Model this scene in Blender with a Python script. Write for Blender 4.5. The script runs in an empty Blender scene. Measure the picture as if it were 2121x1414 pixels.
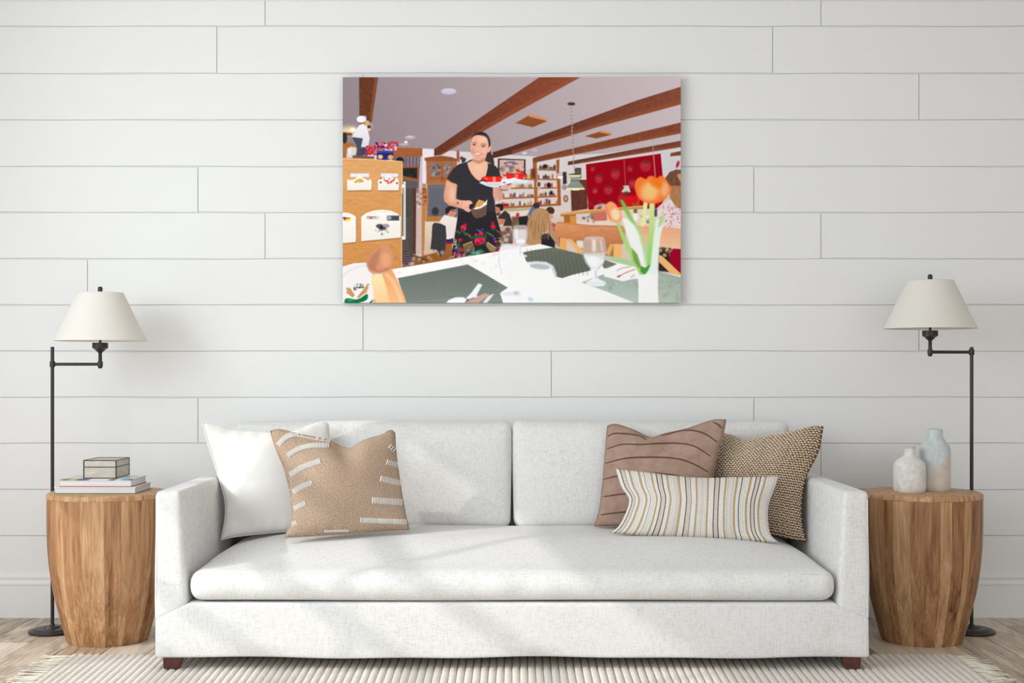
import bpy, bmesh, math, random
import numpy as np
from mathutils import Vector

# ------------------------------------------------------------------ scene, camera, light
scene = bpy.context.scene
C = scene.collection
F = 2800.0            # focal length in pixels of the 2121 px wide frame
CX, HY, EYE = 1060.5, 767.0, 0.98   # principal column, horizon row, eye height (m)

cam_d = bpy.data.cameras.new('camera')
cam = bpy.data.objects.new('camera', cam_d)
C.objects.link(cam)
cam.location = (0, 0, EYE)
cam.rotation_euler = (math.pi / 2, 0, 0)
cam_d.sensor_width = 36.0
cam_d.lens = F / 2121.0 * 36.0
cam_d.shift_y = (HY - 707.0) / 2121.0
cam_d.clip_start = 0.05
scene.camera = cam

world = bpy.data.worlds.new('soft_daylight')
scene.world = world
world.use_nodes = True
bg = world.node_tree.nodes['Background']
bg.inputs[0].default_value = (0.96, 0.985, 1.0, 1)
bg.inputs[1].default_value = 1.74

def add_light(name, kind, loc, direction, energy, color, **kw):
    d = bpy.data.lights.new(name, kind)
    d.energy = energy
    d.color = color
    for k, v in kw.items():
        setattr(d, k, v)
    o = bpy.data.objects.new(name, d)
    C.objects.link(o)
    o.location = loc
    o.rotation_euler = Vector(direction).to_track_quat('-Z', 'Y').to_euler()
    return o

SUN_DIR = Vector((1.0, 0.59, -0.67)).normalized()
add_light('sun_offscreen', 'SUN', (-6, 0, 5), SUN_DIR, 1.25, (1.0, 0.965, 0.91), angle=math.radians(0.8))
# daylight of the tall window in the left wall: it fills that opening (y 0.9-3.78, z 1.09-2.27), in the plane of the wall
add_light('window_left_offscreen', 'AREA', (-2.605, 2.34, 1.68), (1, 0, 0), 66.0, (0.845, 0.935, 1.0),
          shape='RECTANGLE', size=2.84, size_y=1.14)

vs = scene.view_settings
vs.view_transform = 'Standard'
vs.look = 'None'
vs.gamma = 1.0
vs.exposure = 0.0
vs.use_curve_mapping = False

# ------------------------------------------------------------------ helpers
rng = random.Random(7)

def S(px, py, d):
    """photograph pixel at depth d -> world point"""
    return Vector(((px - CX) * d / F, d, EYE - (py - HY) * d / F))

def tag(o, label=None, cat=None, group=None, kind=None):
    if label: o['label'] = label
    if cat: o['category'] = cat
    if group: o['group'] = group
    if kind: o['kind'] = kind
    return o

def empty(name, loc, label=None, cat=None, group=None):
    o = bpy.data.objects.new(name, None)
    C.objects.link(o)
    o.location = loc
    o.empty_display_size = 0.05
    return tag(o, label, cat, group)

def link(name, me, mat=None, parent=None):
    o = bpy.data.objects.new(name, me)
    C.objects.link(o)
    if mat is not None and not me.materials:
        me.materials.append(mat)
    if parent is not None:
        o.parent = parent
        o.matrix_parent_inverse = parent_inv(parent)
    return o

def parent_inv(p):
    from mathutils import Matrix
    m = Matrix.Identity(4)
    chain = []
    while p is not None:
        chain.append(p)
        p = p.parent
    for q in reversed(chain):
        m = m @ (q.matrix_parent_inverse @ Matrix.LocRotScale(q.location, q.rotation_euler, q.scale))
    return m.inverted()

def mesh_obj(name, verts, faces, mat, parent=None, smooth=False):
    me = bpy.data.meshes.new(name)
    me.from_pydata([tuple(v) for v in verts], [], faces)
    if smooth:
        me.polygons.foreach_set('use_smooth', [True] * len(me.polygons))
    me.update()
    return link(name, me, mat, parent)

def bm_obj(name, bm, mat, parent=None, smooth=False):
    me = bpy.data.meshes.new(name)
    bm.normal_update()
    bm.to_mesh(me)
    bm.free()
    if smooth:
        me.polygons.foreach_set('use_smooth', [True] * len(me.polygons))
    return link(name, me, mat, parent)

def smooth_by_angle(o, ang=35):
    me = o.data
    me.polygons.foreach_set('use_smooth', [True] * len(me.polygons))
    bm = bmesh.new(); bm.from_mesh(me)
    for e in bm.edges:
        if len(e.link_faces) == 2 and e.calc_face_angle(0) > math.radians(ang):
            e.smooth = False
    bm.to_mesh(me); bm.free()
    return o

def bm_box(bm, x0, x1, y0, y1, z0, z1, bevel=0.0, seg=2):
    r = bmesh.ops.create_cube(bm, size=1.0)
    for v in r['verts']:
        v.co.x = x0 + (v.co.x + .5) * (x1 - x0)
        v.co.y = y0 + (v.co.y + .5) * (y1 - y0)
        v.co.z = z0 + (v.co.z + .5) * (z1 - z0)
    if bevel > 0:
        es = set()
        for v in r['verts']:
            es.update(v.link_edges)
        bmesh.ops.bevel(bm, geom=list(es), offset=bevel, segments=seg, profile=0.6, affect='EDGES')

def box(name, x0, x1, y0, y1, z0, z1, mat, parent=None, bevel=0.0, seg=2):
    bm = bmesh.new()
    bm_box(bm, x0, x1, y0, y1, z0, z1, bevel, seg)
    return bm_obj(name, bm, mat, parent)

def lathe(name, prof, cx, cy, z0, mat, parent=None, seg=48, closed=False, ang=30):
    """prof: (radius, height) from bottom to top; revolve about the vertical axis at cx, cy"""
    vs_, fs = [], []
    n = len(prof)
    for (r, z) in prof:
        for k in range(seg):
            a = 2 * math.pi * k / seg
            vs_.append((cx + r * math.cos(a), cy + r * math.sin(a), z0 + z))
    m = n if closed else n - 1
    for i in range(m):
        j = (i + 1) % n
        for k in range(seg):
            l = (k + 1) % seg
            fs.append((i * seg + k, i * seg + l, j * seg + l, j * seg + k))
    if not closed:
        if prof[0][0] > 1e-6: fs.append(tuple(reversed(range(seg))))
        if prof[-1][0] > 1e-6: fs.append(tuple((n - 1) * seg + k for k in range(seg)))
    o = mesh_obj(name, vs_, fs, mat, parent)
    return smooth_by_angle(o, ang)

def tube_geo(path, r, seg=8):
    """round bar along a polyline; r a number or a list"""
    path = [Vector(p) for p in path]
    n = len(path)
    rs = r if isinstance(r, (list, tuple)) else [r] * n
    vs_, fs = [], []
    up = None
    for i, p in enumerate(path):
        t = (path[min(i + 1, n - 1)] - path[max(i - 1, 0)]).normalized()
        if up is None:
            up = Vector((0, 0, 1)) if abs(t.z) < .9 else Vector((0, 1, 0))
        s = t.cross(up).normalized()
        u = s.cross(t).normalized()
        up = u
        for k in range(seg):
            a = 2 * math.pi * k / seg
            vs_.append(p + (s * math.cos(a) + u * math.sin(a)) * rs[i])
    for i in range(n - 1):
        for k in range(seg):
            l = (k + 1) % seg
            fs.append((i * seg + k, i * seg + l, (i + 1) * seg + l, (i + 1) * seg + k))
    fs.append(tuple(reversed(range(seg))))
    fs.append(tuple((n - 1) * seg + k for k in range(seg)))
    return vs_, fs

def tube(name, path, r, mat, parent=None, seg=10):
    v, f = tube_geo(path, r, seg)
    o = mesh_obj(name, v, f, mat, parent)
    return smooth_by_angle(o, 40)

def breaks(h, r, n):
    """coordinates from -h to h, dense inside the rounding radius r"""
    a = [-h + r * (1 - math.cos(math.pi / 2 * k / 4)) for k in range(4)]
    mid = [(-h + r) + (2 * (h - r)) * k / n for k in range(n + 1)]
    return a + mid + [-x for x in reversed(a)]

def softbox(name, x0, x1, y0, y1, z0, z1, r, mat, parent=None, n=(20, 6, 4), func=None):
    """dense rounded box; func(u, v, w, p) moves a point, u v w in -1..1"""
    c = ((x0 + x1) / 2, (y0 + y1) / 2, (z0 + z1) / 2)
    h = ((x1 - x0) / 2, (y1 - y0) / 2, (z1 - z0) / 2)
    bx, by, bz = (breaks(h[i], r, n[i]) for i in range(3))
    NX, NY, NZ = len(bx), len(by), len(bz)
    idx, vs_, fs = {}, [], []
    def vert(i, j, k):
        key = (i, j, k)
        if key not in idx:
            p = Vector((bx[i], by[j], bz[k]))
            q = Vector([max(-h[t] + r, min(h[t] - r, p[t])) for t in range(3)])
            d = p - q
            if d.length > 1e-9:
                # push the box lattice to a rounded one
                dd = Vector([d[t] for t in range(3)])
                p = q + dd.normalized() * r if dd.length > r else q + dd.normalized() * r
            w = Vector((c[0] + p.x, c[1] + p.y, c[2] + p.z))
            if func:
                w = Vector(func(p.x / h[0], p.y / h[1], p.z / h[2], w))
            idx[key] = len(vs_)
            vs_.append(w)
        return idx[key]
    for i in range(NX - 1):
        for j in range(NY - 1):
            fs.append((vert(i, j, 0), vert(i, j + 1, 0), vert(i + 1, j + 1, 0), vert(i + 1, j, 0)))
            fs.append((vert(i, j, NZ - 1), vert(i + 1, j, NZ - 1), vert(i + 1, j + 1, NZ - 1), vert(i, j + 1, NZ - 1)))
    for i in range(NX - 1):
        for k in range(NZ - 1):
            fs.append((vert(i, 0, k), vert(i + 1, 0, k), vert(i + 1, 0, k + 1), vert(i, 0, k + 1)))
            fs.append((vert(i, NY - 1, k), vert(i, NY - 1, k + 1), vert(i + 1, NY - 1, k + 1), vert(i + 1, NY - 1, k)))
    for j in range(NY - 1):
        for k in range(NZ - 1):
            fs.append((vert(0, j, k), vert(0, j, k + 1), vert(0, j + 1, k + 1), vert(0, j + 1, k)))
            fs.append((vert(NX - 1, j, k), vert(NX - 1, j + 1, k), vert(NX - 1, j + 1, k + 1), vert(NX - 1, j, k + 1)))
    return mesh_obj(name, vs_, fs, mat, parent, smooth=True)

# ------------------------------------------------------------------ materials
class NT:
    def __init__(self, name, rough=0.6, spec=0.4):
        self.m = bpy.data.materials.new(name)
        self.m.use_nodes = True
        self.t = self.m.node_tree
        self.b = self.t.nodes['Principled BSDF']
        self.b.inputs['Roughness'].default_value = rough
        self.b.inputs['Specular IOR Level'].default_value = spec
    def n(self, kind, **kw):
        nd = self.t.nodes.new(kind)
        for k, v in kw.items():
            if k.startswith('i_'):
                key = k[2:]
                key = int(key) if key.isdigit() else key.replace('_', ' ')
                nd.inputs[key].default_value = v
            else:
                setattr(nd, k, v)
        return nd
    def l(self, a, b):
        self.t.links.new(a, b)
    def coord(self, which='Object', scale=(1, 1, 1), loc=(0, 0, 0)):
        tc = self.n('ShaderNodeTexCoord')
        mp = self.n('ShaderNodeMapping')
        mp.inputs['Scale'].default_value = scale
        mp.inputs['Location'].default_value = loc
        self.l(tc.outputs[which], mp.inputs['Vector'])
        return mp.outputs['Vector']
    def noise(self, vec, scale=1.0, detail=3.0, rough=0.5, dist=0.0):
        nd = self.n('ShaderNodeTexNoise')
        nd.inputs['Scale'].default_value = scale
        nd.inputs['Detail'].default_value = detail
        nd.inputs['Roughness'].default_value = rough
        nd.inputs['Distortion'].default_value = dist
        if vec is not None: self.l(vec, nd.inputs['Vector'])
        return nd.outputs['Fac']
    def ramp(self, fac, stops, interp='LINEAR'):
        nd = self.n('ShaderNodeValToRGB')
        cr = nd.color_ramp
        cr.interpolation = interp
        while len(cr.elements) < len(stops):
            cr.elements.new(0.5)
        for e, (p, c) in zip(cr.elements, stops):
            e.position = p
            e.color = (*c, 1) if len(c) == 3 else c
        self.l(fac, nd.inputs['Fac'])
        return nd.outputs['Color']
    def mix(self, fac, a, b, mode='MIX'):
        nd = self.n('ShaderNodeMix', data_type='RGBA', blend_type=mode)
        for sock, val in ((nd.inputs[0], fac), (nd.inputs[6], a), (nd.inputs[7], b)):
            if hasattr(val, 'links'):
                self.l(val, sock)
            elif isinstance(val, (int, float)):
                sock.default_value = val
            else:
                sock.default_value = (*val, 1) if len(val) == 3 else val
        return nd.outputs[2]
    def math(self, op, a, b=0.0):
        nd = self.n('ShaderNodeMath', operation=op)
        for sock, val in ((nd.inputs[0], a), (nd.inputs[1], b)):
            if hasattr(val, 'links'):
                self.l(val, sock)
            else:
                sock.default_value = val
        return nd.outputs[0]
    def color(self, c):
        if hasattr(c, 'links'):
            self.l(c, self.b.inputs['Base Color'])
        else:
            self.b.inputs['Base Color'].default_value = (*c, 1)
    def bump(self, h, strength=0.3, dist=0.002):
        nd = self.n('ShaderNodeBump')
        nd.inputs['Strength'].default_value = strength
        nd.inputs['Distance'].default_value = dist
        self.l(h, nd.inputs['Height'])
        self.l(nd.outputs['Normal'], self.b.inputs['Normal'])

def plain(name, c, rough=0.6, spec=0.4, metal=0.0, grain=0.0, scale=40):
    m = NT(name, rough, spec)
    m.b.inputs['Metallic'].default_value = metal
    if grain > 0:
        f = m.noise(m.coord('Object'), scale, 4)
        m.color(m.ramp(f, [(0.3, tuple(x * (1 - grain) for x in c)), (0.7, tuple(min(1, x * (1 + grain)) for x in c))]))
    else:
        m.color(c)
    return m.m

def mat_wall():
    m = NT('white_painted_board', 0.55, 0.3)
    f = m.noise(m.coord('Object', (0.6, 0.6, 0.6)), 2.0, 2)
    m.color(m.ramp(f, [(0.3, (0.822, 0.820, 0.812)), (0.7, (0.830, 0.828, 0.820))]))
    return m.m

def mat_fabric(name, light, dark, rough=0.9):
    """slubby plain weave: long faint threads in two directions"""
    m = NT(name, rough, 0.15)
    a = m.noise(m.coord('Object', (45, 400, 400)), 1.0, 3, 0.6)
    b = m.noise(m.coord('Object', (400, 45, 45)), 1.0, 3, 0.6)
    c = m.noise(m.coord('Object', (9, 9, 9)), 1.0, 2)
    s = m.math('MULTIPLY', m.math('ADD', a, b), 0.5)
    s = m.math('ADD', s, m.math('MULTIPLY', m.math('SUBTRACT', c, 0.5), 0.10))
    m.color(m.ramp(s, [(0.37, dark), (0.52, light), (0.64, tuple(min(1, x * 1.03) for x in light))]))
    m.bump(s, 0.35, 0.0015)
    m.b.inputs['Sheen Weight'].default_value = 0.15
    return m.m

def mat_table_wood():
    m = NT('acacia_wood', 0.5, 0.35)
    info = m.n('ShaderNodeObjectInfo')
    sep = m.n('ShaderNodeSeparateColor')
    m.l(info.outputs['Color'], sep.inputs[0])
    off = m.n('ShaderNodeCombineXYZ')
    m.l(m.math('MULTIPLY', sep.outputs[1], 20.0), off.inputs[0])
    m.l(m.math('MULTIPLY', sep.outputs[2], 20.0), off.inputs[2])
    def grain(scale):
        tc = m.n('ShaderNodeTexCoord')
        ad = m.n('ShaderNodeVectorMath', operation='ADD')
        m.l(tc.outputs['Object'], ad.inputs[0]); m.l(off.outputs[0], ad.inputs[1])
        mp = m.n('ShaderNodeMapping'); mp.inputs['Scale'].default_value = scale
        m.l(ad.outputs[0], mp.inputs['Vector'])
        return mp.outputs['Vector']
    broad = m.noise(grain((34, 34, 2.6)), 1.0, 5, 0.6, 1.0)
    fine = m.noise(grain((190, 190, 7)), 1.0, 4, 0.6, 0.3)
    pore = m.noise(grain((420, 420, 22)), 1.0, 2)
    tone = m.math('ADD', m.math('MULTIPLY', broad, 0.70), m.math('MULTIPLY', fine, 0.40))
    tone = m.math('ADD', tone, m.math('MULTIPLY', m.math('SUBTRACT', sep.outputs[0], 0.5), 0.22))
    col = m.ramp(tone, [(0.30, (0.12, 0.046, 0.017)), (0.44, (0.29, 0.135, 0.056)),
                        (0.58, (0.44, 0.235, 0.110)), (0.76, (0.62, 0.39, 0.215))])
    col = m.mix(m.ramp(pore, [(0.26, (0.35,) * 3), (0.36, (0,) * 3)]), col, (0.12, 0.05, 0.02))
    m.color(col)
    m.bump(fine, 0.15, 0.001)
    return m.m

def mat_floor():
    m = NT('washed_oak', 0.34, 0.5)
    info = m.n('ShaderNodeObjectInfo')
    sep = m.n('ShaderNodeSeparateColor')
    m.l(info.outputs['Color'], sep.inputs[0])
    off = m.n('ShaderNodeCombineXYZ')
    m.l(m.math('MULTIPLY', sep.outputs[1], 30.0), off.inputs[0])
    m.l(m.math('MULTIPLY', sep.outputs[2], 30.0), off.inputs[1])
    def grain(scale):
        tc = m.n('ShaderNodeTexCoord')
        ad = m.n('ShaderNodeVectorMath', operation='ADD')
        m.l(tc.outputs['Object'], ad.inputs[0]); m.l(off.outputs[0], ad.inputs[1])
        mp = m.n('ShaderNodeMapping'); mp.inputs['Scale'].default_value = scale
        m.l(ad.outputs[0], mp.inputs['Vector'])
        return mp.outputs['Vector']
    broad = m.noise(grain((16, 2.2, 4)), 1.0, 4, 0.6, 1.6)
    fine = m.noise(grain((120, 7, 10)), 1.0, 5, 0.65, 0.6)
    knot = m.noise(grain((9, 3.2, 4)), 1.0, 1, 0.5, 0.8)
    tone = m.math('ADD', m.math('MULTIPLY', broad, 0.6), m.math('MULTIPLY', fine, 0.45))
    tone = m.math('ADD', tone, m.math('MULTIPLY', m.math('SUBTRACT', sep.outputs[0], 0.5), 0.22))
    col = m.ramp(tone, [(0.34, (0.20, 0.145, 0.10)), (0.45, (0.46, 0.35, 0.25)),
                        (0.56, (0.64, 0.525, 0.405)), (0.70, (0.78, 0.68, 0.565))])
    col = m.mix(m.ramp(knot, [(0.70, (0,) * 3), (0.78, (0.6,) * 3)]), col, (0.2, 0.13, 0.085))
    m.color(col)
    m.bump(fine, 0.2, 0.001)
    return m.m

def mat_attr(name, rough=0.6, spec=0.2, weave=0.0):
    m = NT(name, rough, spec)
    a = m.n('ShaderNodeAttribute', attribute_name='tint')
    col = a.outputs['Color']
    if weave > 0:
        f = m.noise(m.coord('Object', (260, 260, 520)), 1.0, 3)
        col = m.mix(weave, col, m.ramp(f, [(0.35, (0.35,) * 3), (0.6, (1,) * 3)]), 'MULTIPLY')
        m.bump(f, 0.25, 0.001)
    m.color(col)
    return m.m

def mat_tan_weave():
    m = NT('tan_woven_cotton', 0.95, 0.1)
    vec = m.coord('UV', (1, 1, 1))
    br = m.n('ShaderNodeTexBrick', offset=0.5)
    br.inputs['Scale'].default_value = 74
    br.inputs['Mortar Size'].default_value = 0.10
    br.inputs['Mortar Smooth'].default_value = 0.6
    br.inputs['Brick Width'].default_value = 0.9
    br.inputs['Row Height'].default_value = 0.55
    br.inputs['Color1'].default_value = (1, 1, 1, 1)
    br.inputs['Color2'].default_value = (0.55, 0.55, 0.55, 1)
    br.inputs['Mortar'].default_value = (0, 0, 0, 1)
    m.l(vec, br.inputs['Vector'])
    f = m.noise(m.coord('UV', (75, 120, 1)), 1.0, 3, 0.7)
    g = m.noise(m.coord('UV', (2.5, 2.5, 1)), 1.0, 2)
    s = m.math('ADD', m.math('MULTIPLY', br.outputs['Color'], 0.17), m.math('MULTIPLY', f, 0.78))
    s = m.math('ADD', s, m.math('MULTIPLY', g, 0.12))
    m.color(m.ramp(s, [(0.28, (0.20, 0.125, 0.085)), (0.50, (0.395, 0.28, 0.20)), (0.70, (0.60, 0.475, 0.365))]))
    m.bump(s, 0.35, 0.0015)
    return m.m

def mat_suede():
    m = NT('brown_washed_linen', 0.95, 0.1)
    f = m.noise(m.coord('UV', (9, 9, 1)), 1.0, 5, 0.65)
    g = m.noise(m.coord('UV', (220, 160, 1)), 1.0, 2)
    s = m.math('ADD', m.math('MULTIPLY', f, 0.7), m.math('MULTIPLY', g, 0.3))
    m.color(m.ramp(s, [(0.32, (0.31, 0.195, 0.145)), (0.66, (0.45, 0.315, 0.25))]))
    m.bump(g, 0.25, 0.001)
    return m.m

def mat_satin():
    m = NT('ivory_satin', 0.42, 0.4)
    f = m.noise(m.coord('UV', (3, 3, 1)), 1.0, 2)
    m.color(m.ramp(f, [(0.3, (0.80, 0.775, 0.74)), (0.7, (0.85, 0.83, 0.80))]))
    m.b.inputs['Sheen Weight'].default_value = 0.2
    return m.m

def mat_rug():
    m = NT('cream_wool', 1.0, 0.05)
    f = m.noise(m.coord('Object', (110, 110, 110)), 1.0, 4, 0.7)
    g = m.noise(m.coord('Object', (2.2, 2.2, 2)), 1.0, 2)
    s = m.math('ADD', m.math('MULTIPLY', f, 0.7), m.math('MULTIPLY', g, 0.3))
    m.color(m.ramp(s, [(0.32, (0.68, 0.61, 0.535)), (0.55, (0.82, 0.77, 0.705)), (0.75, (0.86, 0.825, 0.775))]))
    m.bump(f, 0.8, 0.004)
    return m.m

def mat_marble_clay():
    m = NT('speckled_white_clay', 0.6, 0.35)
    f = m.noise(m.coord('Object', (26, 26, 26)), 1.0, 6, 0.65, 1.0)
    v = m.noise(m.coord('Object', (30, 30, 70)), 1.0, 3, 0.6, 2.5)
    col = m.ramp(f, [(0.3, (0.60, 0.56, 0.51)), (0.5, (0.76, 0.745, 0.72)), (0.7, (0.82, 0.81, 0.80))])
    col = m.mix(m.ramp(v, [(0.485, (0,) * 3), (0.5, (0.45,) * 3), (0.515, (0,) * 3)]), col, (0.42, 0.37, 0.31))
    m.color(col)
    m.bump(f, 0.2, 0.002)
    return m.m

def mat_dip_glaze():
    """pale blue glaze that ends on a slanting wavy line over bare clay"""
    m = NT('blue_dip_glaze', 0.45, 0.4)
    tc = m.n('ShaderNodeTexCoord')
    sp = m.n('ShaderNodeSeparateXYZ')
    m.l(tc.outputs['Object'], sp.inputs[0])
    # line height: local x from -0.056 to 0.056, z of the dip edge
    edge = m.math('ADD', m.math('MULTIPLY', sp.outputs[0], 0.62), 0.100)
    w = m.noise(m.coord('Object', (18, 18, 18)), 1.0, 2)
    edge = m.math('ADD', edge, m.math('MULTIPLY', m.math('SUBTRACT', w, 0.5), 0.02))
    d = m.math('SUBTRACT', sp.outputs[2], edge)
    fac = m.ramp(m.math('ADD', m.math('MULTIPLY', d, 60.0), 0.5), [(0.35, (0,) * 3), (0.65, (1,) * 3)])
    n1 = m.noise(m.coord('Object', (22, 22, 8)), 1.0, 4, 0.6, 1.0)
    glaze = m.ramp(n1, [(0.3, (0.47, 0.52, 0.52)), (0.55, (0.60, 0.65, 0.65)), (0.75, (0.70, 0.73, 0.72))])
    n2 = m.noise(m.coord('Object', (40, 40, 40)), 1.0, 3)
    clay = m.ramp(n2, [(0.3, (0.60, 0.53, 0.46)), (0.7, (0.68, 0.61, 0.54))])
    m.color(m.mix(fac, clay, glaze))
    return m.m

def mat_shagreen():
    m = NT('grey_beige_shagreen', 0.5, 0.4)
    f = m.noise(m.coord('Object', (14, 14, 22)), 1.0, 6, 0.7, 0.8)
    m.color(m.ramp(f, [(0.3, (0.44, 0.385, 0.32)), (0.7, (0.66, 0.61, 0.54))]))
    return m.m

def mat_pages():
    m = NT('book_pages', 0.85, 0.1)
    f = m.noise(m.coord('Object', (3, 3, 900)), 1.0, 2)
    m.color(m.ramp(f, [(0.35, (0.62, 0.61, 0.62)), (0.65, (0.80, 0.79, 0.79))]))
    return m.m

def mat_shade():
    m = NT('ivory_lamp_shade', 0.85, 0.1)
    f = m.noise(m.coord('Object', (300, 300, 300)), 1.0, 2)
    m.color(m.ramp(f, [(0.3, (0.91, 0.88, 0.82)), (0.7, (0.93, 0.90, 0.85))]))
    tr = m.n('ShaderNodeBsdfTranslucent')
    tr.inputs['Color'].default_value = (0.86, 0.80, 0.71, 1)
    mx = m.n('ShaderNodeMixShader')
    mx.inputs[0].default_value = 0.25
    out = m.t.nodes['Material Output']
    m.l(m.b.outputs[0], mx.inputs[1]); m.l(tr.outputs[0], mx.inputs[2])
    m.l(mx.outputs[0], out.inputs['Surface'])
    return m.m

M = dict(
    wall=mat_wall(), gap=plain('wall_backing', (0.74, 0.735, 0.725), 0.9),
    paint=plain('white_paint', (0.83, 0.825, 0.815), 0.5, 0.35),
    floor=mat_floor(), subfloor=plain('subfloor', (0.10, 0.07, 0.05), 0.9),
    linen=mat_fabric('white_slub_linen', (0.775, 0.77, 0.758), (0.635, 0.625, 0.61)),
    leg=plain('mahogany', (0.085, 0.022, 0.014), 0.35, 0.5, grain=0.3, scale=60),
    wood=mat_table_wood(),
    iron=plain('dark_bronze_metal', (0.035, 0.030, 0.028), 0.38, 0.5, metal=0.35),
    shade=mat_shade(), satin=mat_satin(), tan=mat_tan_weave(), suede=mat_suede(),
    stitch=plain('white_cotton_stitch', (0.83, 0.81, 0.77), 0.9, 0.1),
    tuck=plain('dark_brown_pintuck', (0.14, 0.085, 0.062), 0.95, 0.1),
    tancord=plain('tan_cord', (0.42, 0.32, 0.23), 0.95, 0.1, grain=0.25, scale=300), browncord=plain('brown_cord', (0.37, 0.25, 0.19), 0.95, 0.1, grain=0.15, scale=200),
    knit=plain('brown_knit_ground', (0.22, 0.115, 0.062), 0.95, 0.1, grain=0.25, scale=120),
    yarn=plain('cream_yarn', (0.72, 0.615, 0.475), 0.95, 0.1, grain=0.2, scale=90),
    stripe=mat_attr('striped_cotton', 0.9, 0.1, weave=0.3),
    rug=mat_rug(), fringe=plain('cream_cotton_fringe', (0.76, 0.72, 0.62), 0.95, 0.1, grain=0.15, scale=30),
    clay=mat_marble_clay(), dip=mat_dip_glaze(), shagreen=mat_shagreen(), pages=mat_pages(),
    black=plain('black_lacquer', (0.018, 0.013, 0.012), 0.4, 0.4),
    print=mat_attr('printed_canvas', 0.9, 0.03), cover=mat_attr('printed_cover', 0.35, 0.4),
    green=plain('green_book_cover', (0.10, 0.22, 0.03), 0.5), red=plain('red_book_cover', (0.38, 0.05, 0.05), 0.5),
    white=plain('white_book_cover', (0.80, 0.80, 0.80), 0.4, 0.4), edge=plain('canvas_edge', (0.045, 0.045, 0.045), 0.7),
)

# ------------------------------------------------------------------ room
WY = 5.37                       # face of the boards of the back wall
PX = WY / F                     # metres per pixel on that wall
XL, XR, YF, ZC = -2.6, 3.3, -1.2, 2.56
wx = lambda px: (px - CX) * PX
wz = lambda py: EYE - (py - HY) * PX

wall = box('wall_back', XL - .1, XR + .1, WY + .0052, WY + .12, 0.0, ZC, M['gap'])
tag(wall, 'white horizontal shiplap board wall behind the sofa', 'wall', kind='structure')
rows_px = [3 - 95.7, 3 - 44, 54.3, 152.0, 248.3, 344.7, 440.0, 536.0, 631.5, 727.0, 822.7, 918.0, 1013.8, 1109.5, 1205.0]
joints = {1: 549, 2: 449, 3: 752, 4: 1062, 5: 410, 6: 549, 7: 181, 8: 752, 9: 1142, 10: 410, 11: 549, 12: 449, 13: 181}
PER = 1151.3
def plank_mesh(x0, x1, zb, zt, seed, gap):
    """board with gently wandering long edges and eased arrises"""
    r = random.Random(seed)
    n = max(6, int((x1 - x0) / 0.09))
    ph = [r.uniform(0, 6.28) for _ in range(4)]
    def wob(x, k):
        return 0.0011 * math.sin(x * 5.1 + ph[k]) + 0.0008 * math.sin(x * 11.7 + ph[k + 1])
    vs_, fs = [], []
    bv = 0.0012
    ring = []
    for i in range(n + 1):
        x = x0 + (x1 - x0) * i / n
        b = zb + gap / 2 + wob(x, 0)
        t = zt - gap / 2 + wob(x, 2)
        xe = x
        pts = [(WY + .005, b), (WY + bv, b), (WY, b + bv), (WY, t - bv), (WY + bv, t), (WY + .005, t)]
        for (y, z) in pts:
            vs_.append((xe, y, z))
    for i in range(n):
        for k in range(5):
            a = i * 6 + k
            fs.append((a, a + 6, a + 7, a + 1))
    fs.append((0, 1, 2, 3, 4, 5))
    fs.append(tuple(n * 6 + k for k in (5, 4, 3, 2, 1, 0)))
    return vs_, fs
sd = 0
for rI in range(1, len(rows_px) - 1):
    zt, zb = wz(rows_px[rI]), wz(rows_px[rI + 1])
    zt = min(zt, ZC)
    x = joints.get(rI, 300) - 2 * PER
    cuts = []
    while x < 3300:
        cuts.append(x); x += PER
    xs = [wx(c) for c in cuts]
    xs = [XL] + [q for q in xs if XL + .05 < q < XR - .05] + [XR]
    for a, b in zip(xs[:-1], xs[1:]):
        sd += 1
        v, f = plank_mesh(a + .0017, b - .0017, zb, zt, sd, 0.0042)
        mesh_obj('plank', v, f, M['wall'], wall)

# moulded skirting
prof = [(0.015, 0), (-0.014, 0), (-0.014, .128), (-0.016, .131), (-0.016, .136), (-0.0125, .140), (-0.010, .148), (-0.010, .154), (-0.013, .157), (-0.0125, .163), (-0.006, .166), (0.015, .166)]
def extrude_x(name, prof, x0, x1, y, z, mat, parent=None):
    n = len(prof)
    vs_ = [(x0, y + a, z + b) for a, b in prof] + [(x1, y + a, z + b) for a, b in prof]
    fs = [(i, (i + 1) % n, n + (i + 1) % n, n + i) for i in range(n)]
    fs += [tuple(reversed(range(n))), tuple(range(n, 2 * n))]
    bm = bmesh.new()
    bvs = [bm.verts.new(v) for v in vs_]
    for f in fs: bm.faces.new([bvs[i] for i in f])
    bmesh.ops.recalc_face_normals(bm, faces=bm.faces)
    return bm_obj(name, bm, mat, parent)
tag(extrude_x('baseboard_back', prof, XL, XR, WY, 0.0, M['paint']),
    'tall white moulded skirting board along the shiplap wall', 'skirting board', kind='structure')
crown = [(0.015, 0), (-0.012, 0), (-0.016, .012), (-0.03, .03), (-0.05, .06), (-0.075, .085), (-0.085, .115), (0.015, .115)]
tag(extrude_x('trim_1', crown, XL, XR, WY, wz(2.5), M['paint']),
    'white crown moulding along the top of the shiplap wall', 'moulding', kind='structure')
tag(box('ceiling', XL - .1, XR + .1, YF, WY + .12, ZC, ZC + .1, M['paint']), 'flat white ceiling above the shiplap wall', 'ceiling', kind='structure')
tag(box('wall_right', XR, XR + .1, YF, WY + .12, 0.0, ZC, M['paint']), 'plain white side wall to the right of the brown table', 'wall', kind='structure')

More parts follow.
